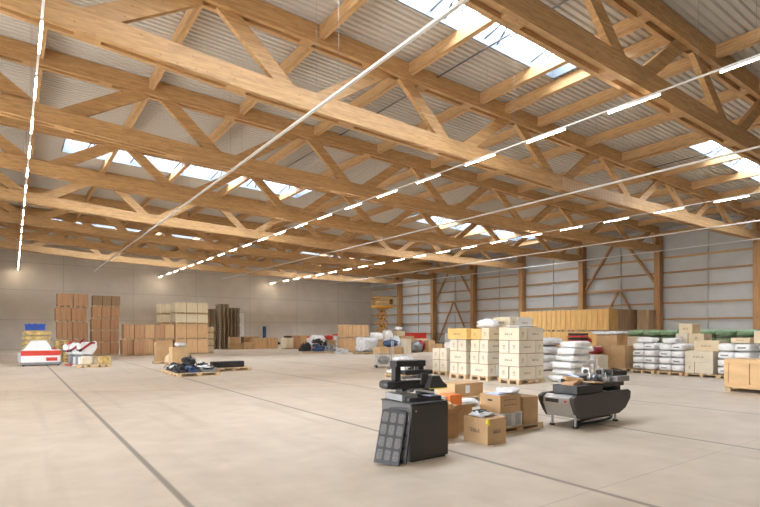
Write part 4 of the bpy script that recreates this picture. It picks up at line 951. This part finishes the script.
part('feed_box', MB().box(.06, .82, .04, .5, .56, .70), M['dgrey'], t, bev=.01)
part('rear_rail', MB().box(.82, 1.62, .1, .2, .62, .70), M['hull'], t, bev=.01); part('side_rail', MB().box(.5, 1.65, .5, .62, .58, .72), M['hull'], t, bev=.01)
part('roller', MB().tube([(.85, .35, .6), (1.6, .35, .6)], .06, 14), M['black'], t); part('support', MB().box(1.35, 1.5, .1, .6, .52, .62), M['black'], t)
part('output_tray', MB().box(1.3, 1.72, .05, .45, .70, .80), M['grey'], t, bev=.01)
part('hose', MB().tube([(.5 + .5 * math.cos(a) + .35, .2 + .12 * math.sin(a), .10 - .05 * math.sin(a * .5)) for a in [math.pi * 2 * k / 20 for k in range(20)]], .022, 8, True), M['black'], t, True)
for x, y in ((.14, .12), (.14, .56), (1.36, .12), (1.36, .56)):
    f = part('leg', MB().tube([(x, y, .03), (x, y, .2)], .02, 10), M['steel'], t); part('foot', MB().tube([(x, y, 0), (x, y, .03)], .045, 12), M['black'], f)
part('caster', MB().tube([(.28, .2, .05), (.32, .2, .05)], .05, 12), M['black'], t)
loose('wood_offcut', 'brown wooden offcut at the left of the machine top', 'offcut', MB().box(-.17, .17, -.1, .1, 0, .05), 'crate', (7.68, 5.25, .703), (0, R(-6), R(15)), .004)
loose('wood_offcut', 'brown wooden offcut lying across another on the machine', 'offcut', MB().box(-.16, .16, -.07, .07, 0, .045), 'carton', (7.8, 5.3, .765), (R(8), R(5), R(-25)), .004)
loose('flat_cardboard', 'flat brown board at the middle of the machine top', 'board', MB().box(-.2, .2, -.1, .1, 0, .02), 'carton', (8.08, 5.08, .72), (0, R(4), R(8)))
loose('document_sheet', 'white paper sheets propped on the machine', 'paper', MB().box(-.15, .15, -.1, .1, 0, .03), 'bpaper', (8.0, 5.4, .80), (R(18), R(8), R(20)))
for i, (x, y, z, m, s_) in enumerate(((8.45, 5.35, .72, 'steel', 1), (8.55, 5.15, .71, 'silver', .8), (8.62, 5.3, .82, 'dgrey', .9), (8.4, 5.45, .84, 'black', .8), (8.75, 5.4, .73, 'steel', .9))):
    t = thing('motor_assembly', 'small metal motor assembly in the cluster on the machine, %s' % ['largest', 'nearest the camera', 'dark grey on top', 'black at the back', 'rightmost'][i], 'machine part', (x, y, z), R(40 * i), 'motor assemblies on the machine'); t.scale = (s_,) * 3
    part('motor', MB().tube([(0, -.07, .05), (0, .07, .05)], .05, 12), M[m], t); part('bracket', MB().box(-.08, .08, -.012, .012, 0, .13).box(-.08, .08, -.06, .06, 0, .01), M['silver'], t); part('shaft', MB().tube([(0, 0, .1), (.06, 0, .19)], .012, 8), M['steel'], t)
loose('metal_rail', 'long metal rail lying along the back of the machine top', 'rail', MB().box(-.5, .5, -.03, .03, 0, .06).box(-.5, .5, -.05, .05, 0, .01), 'grey', (8.2, 5.52, .725), (0, R(-2), R(3)))
loose('grey_panel', 'grey metal box panel at the right end of the machine', 'panel', MB().box(-.2, .2, -.14, .14, 0, .09), 'hull', (8.95, 5.25, .802), (0, R(3), R(-6)), .006)
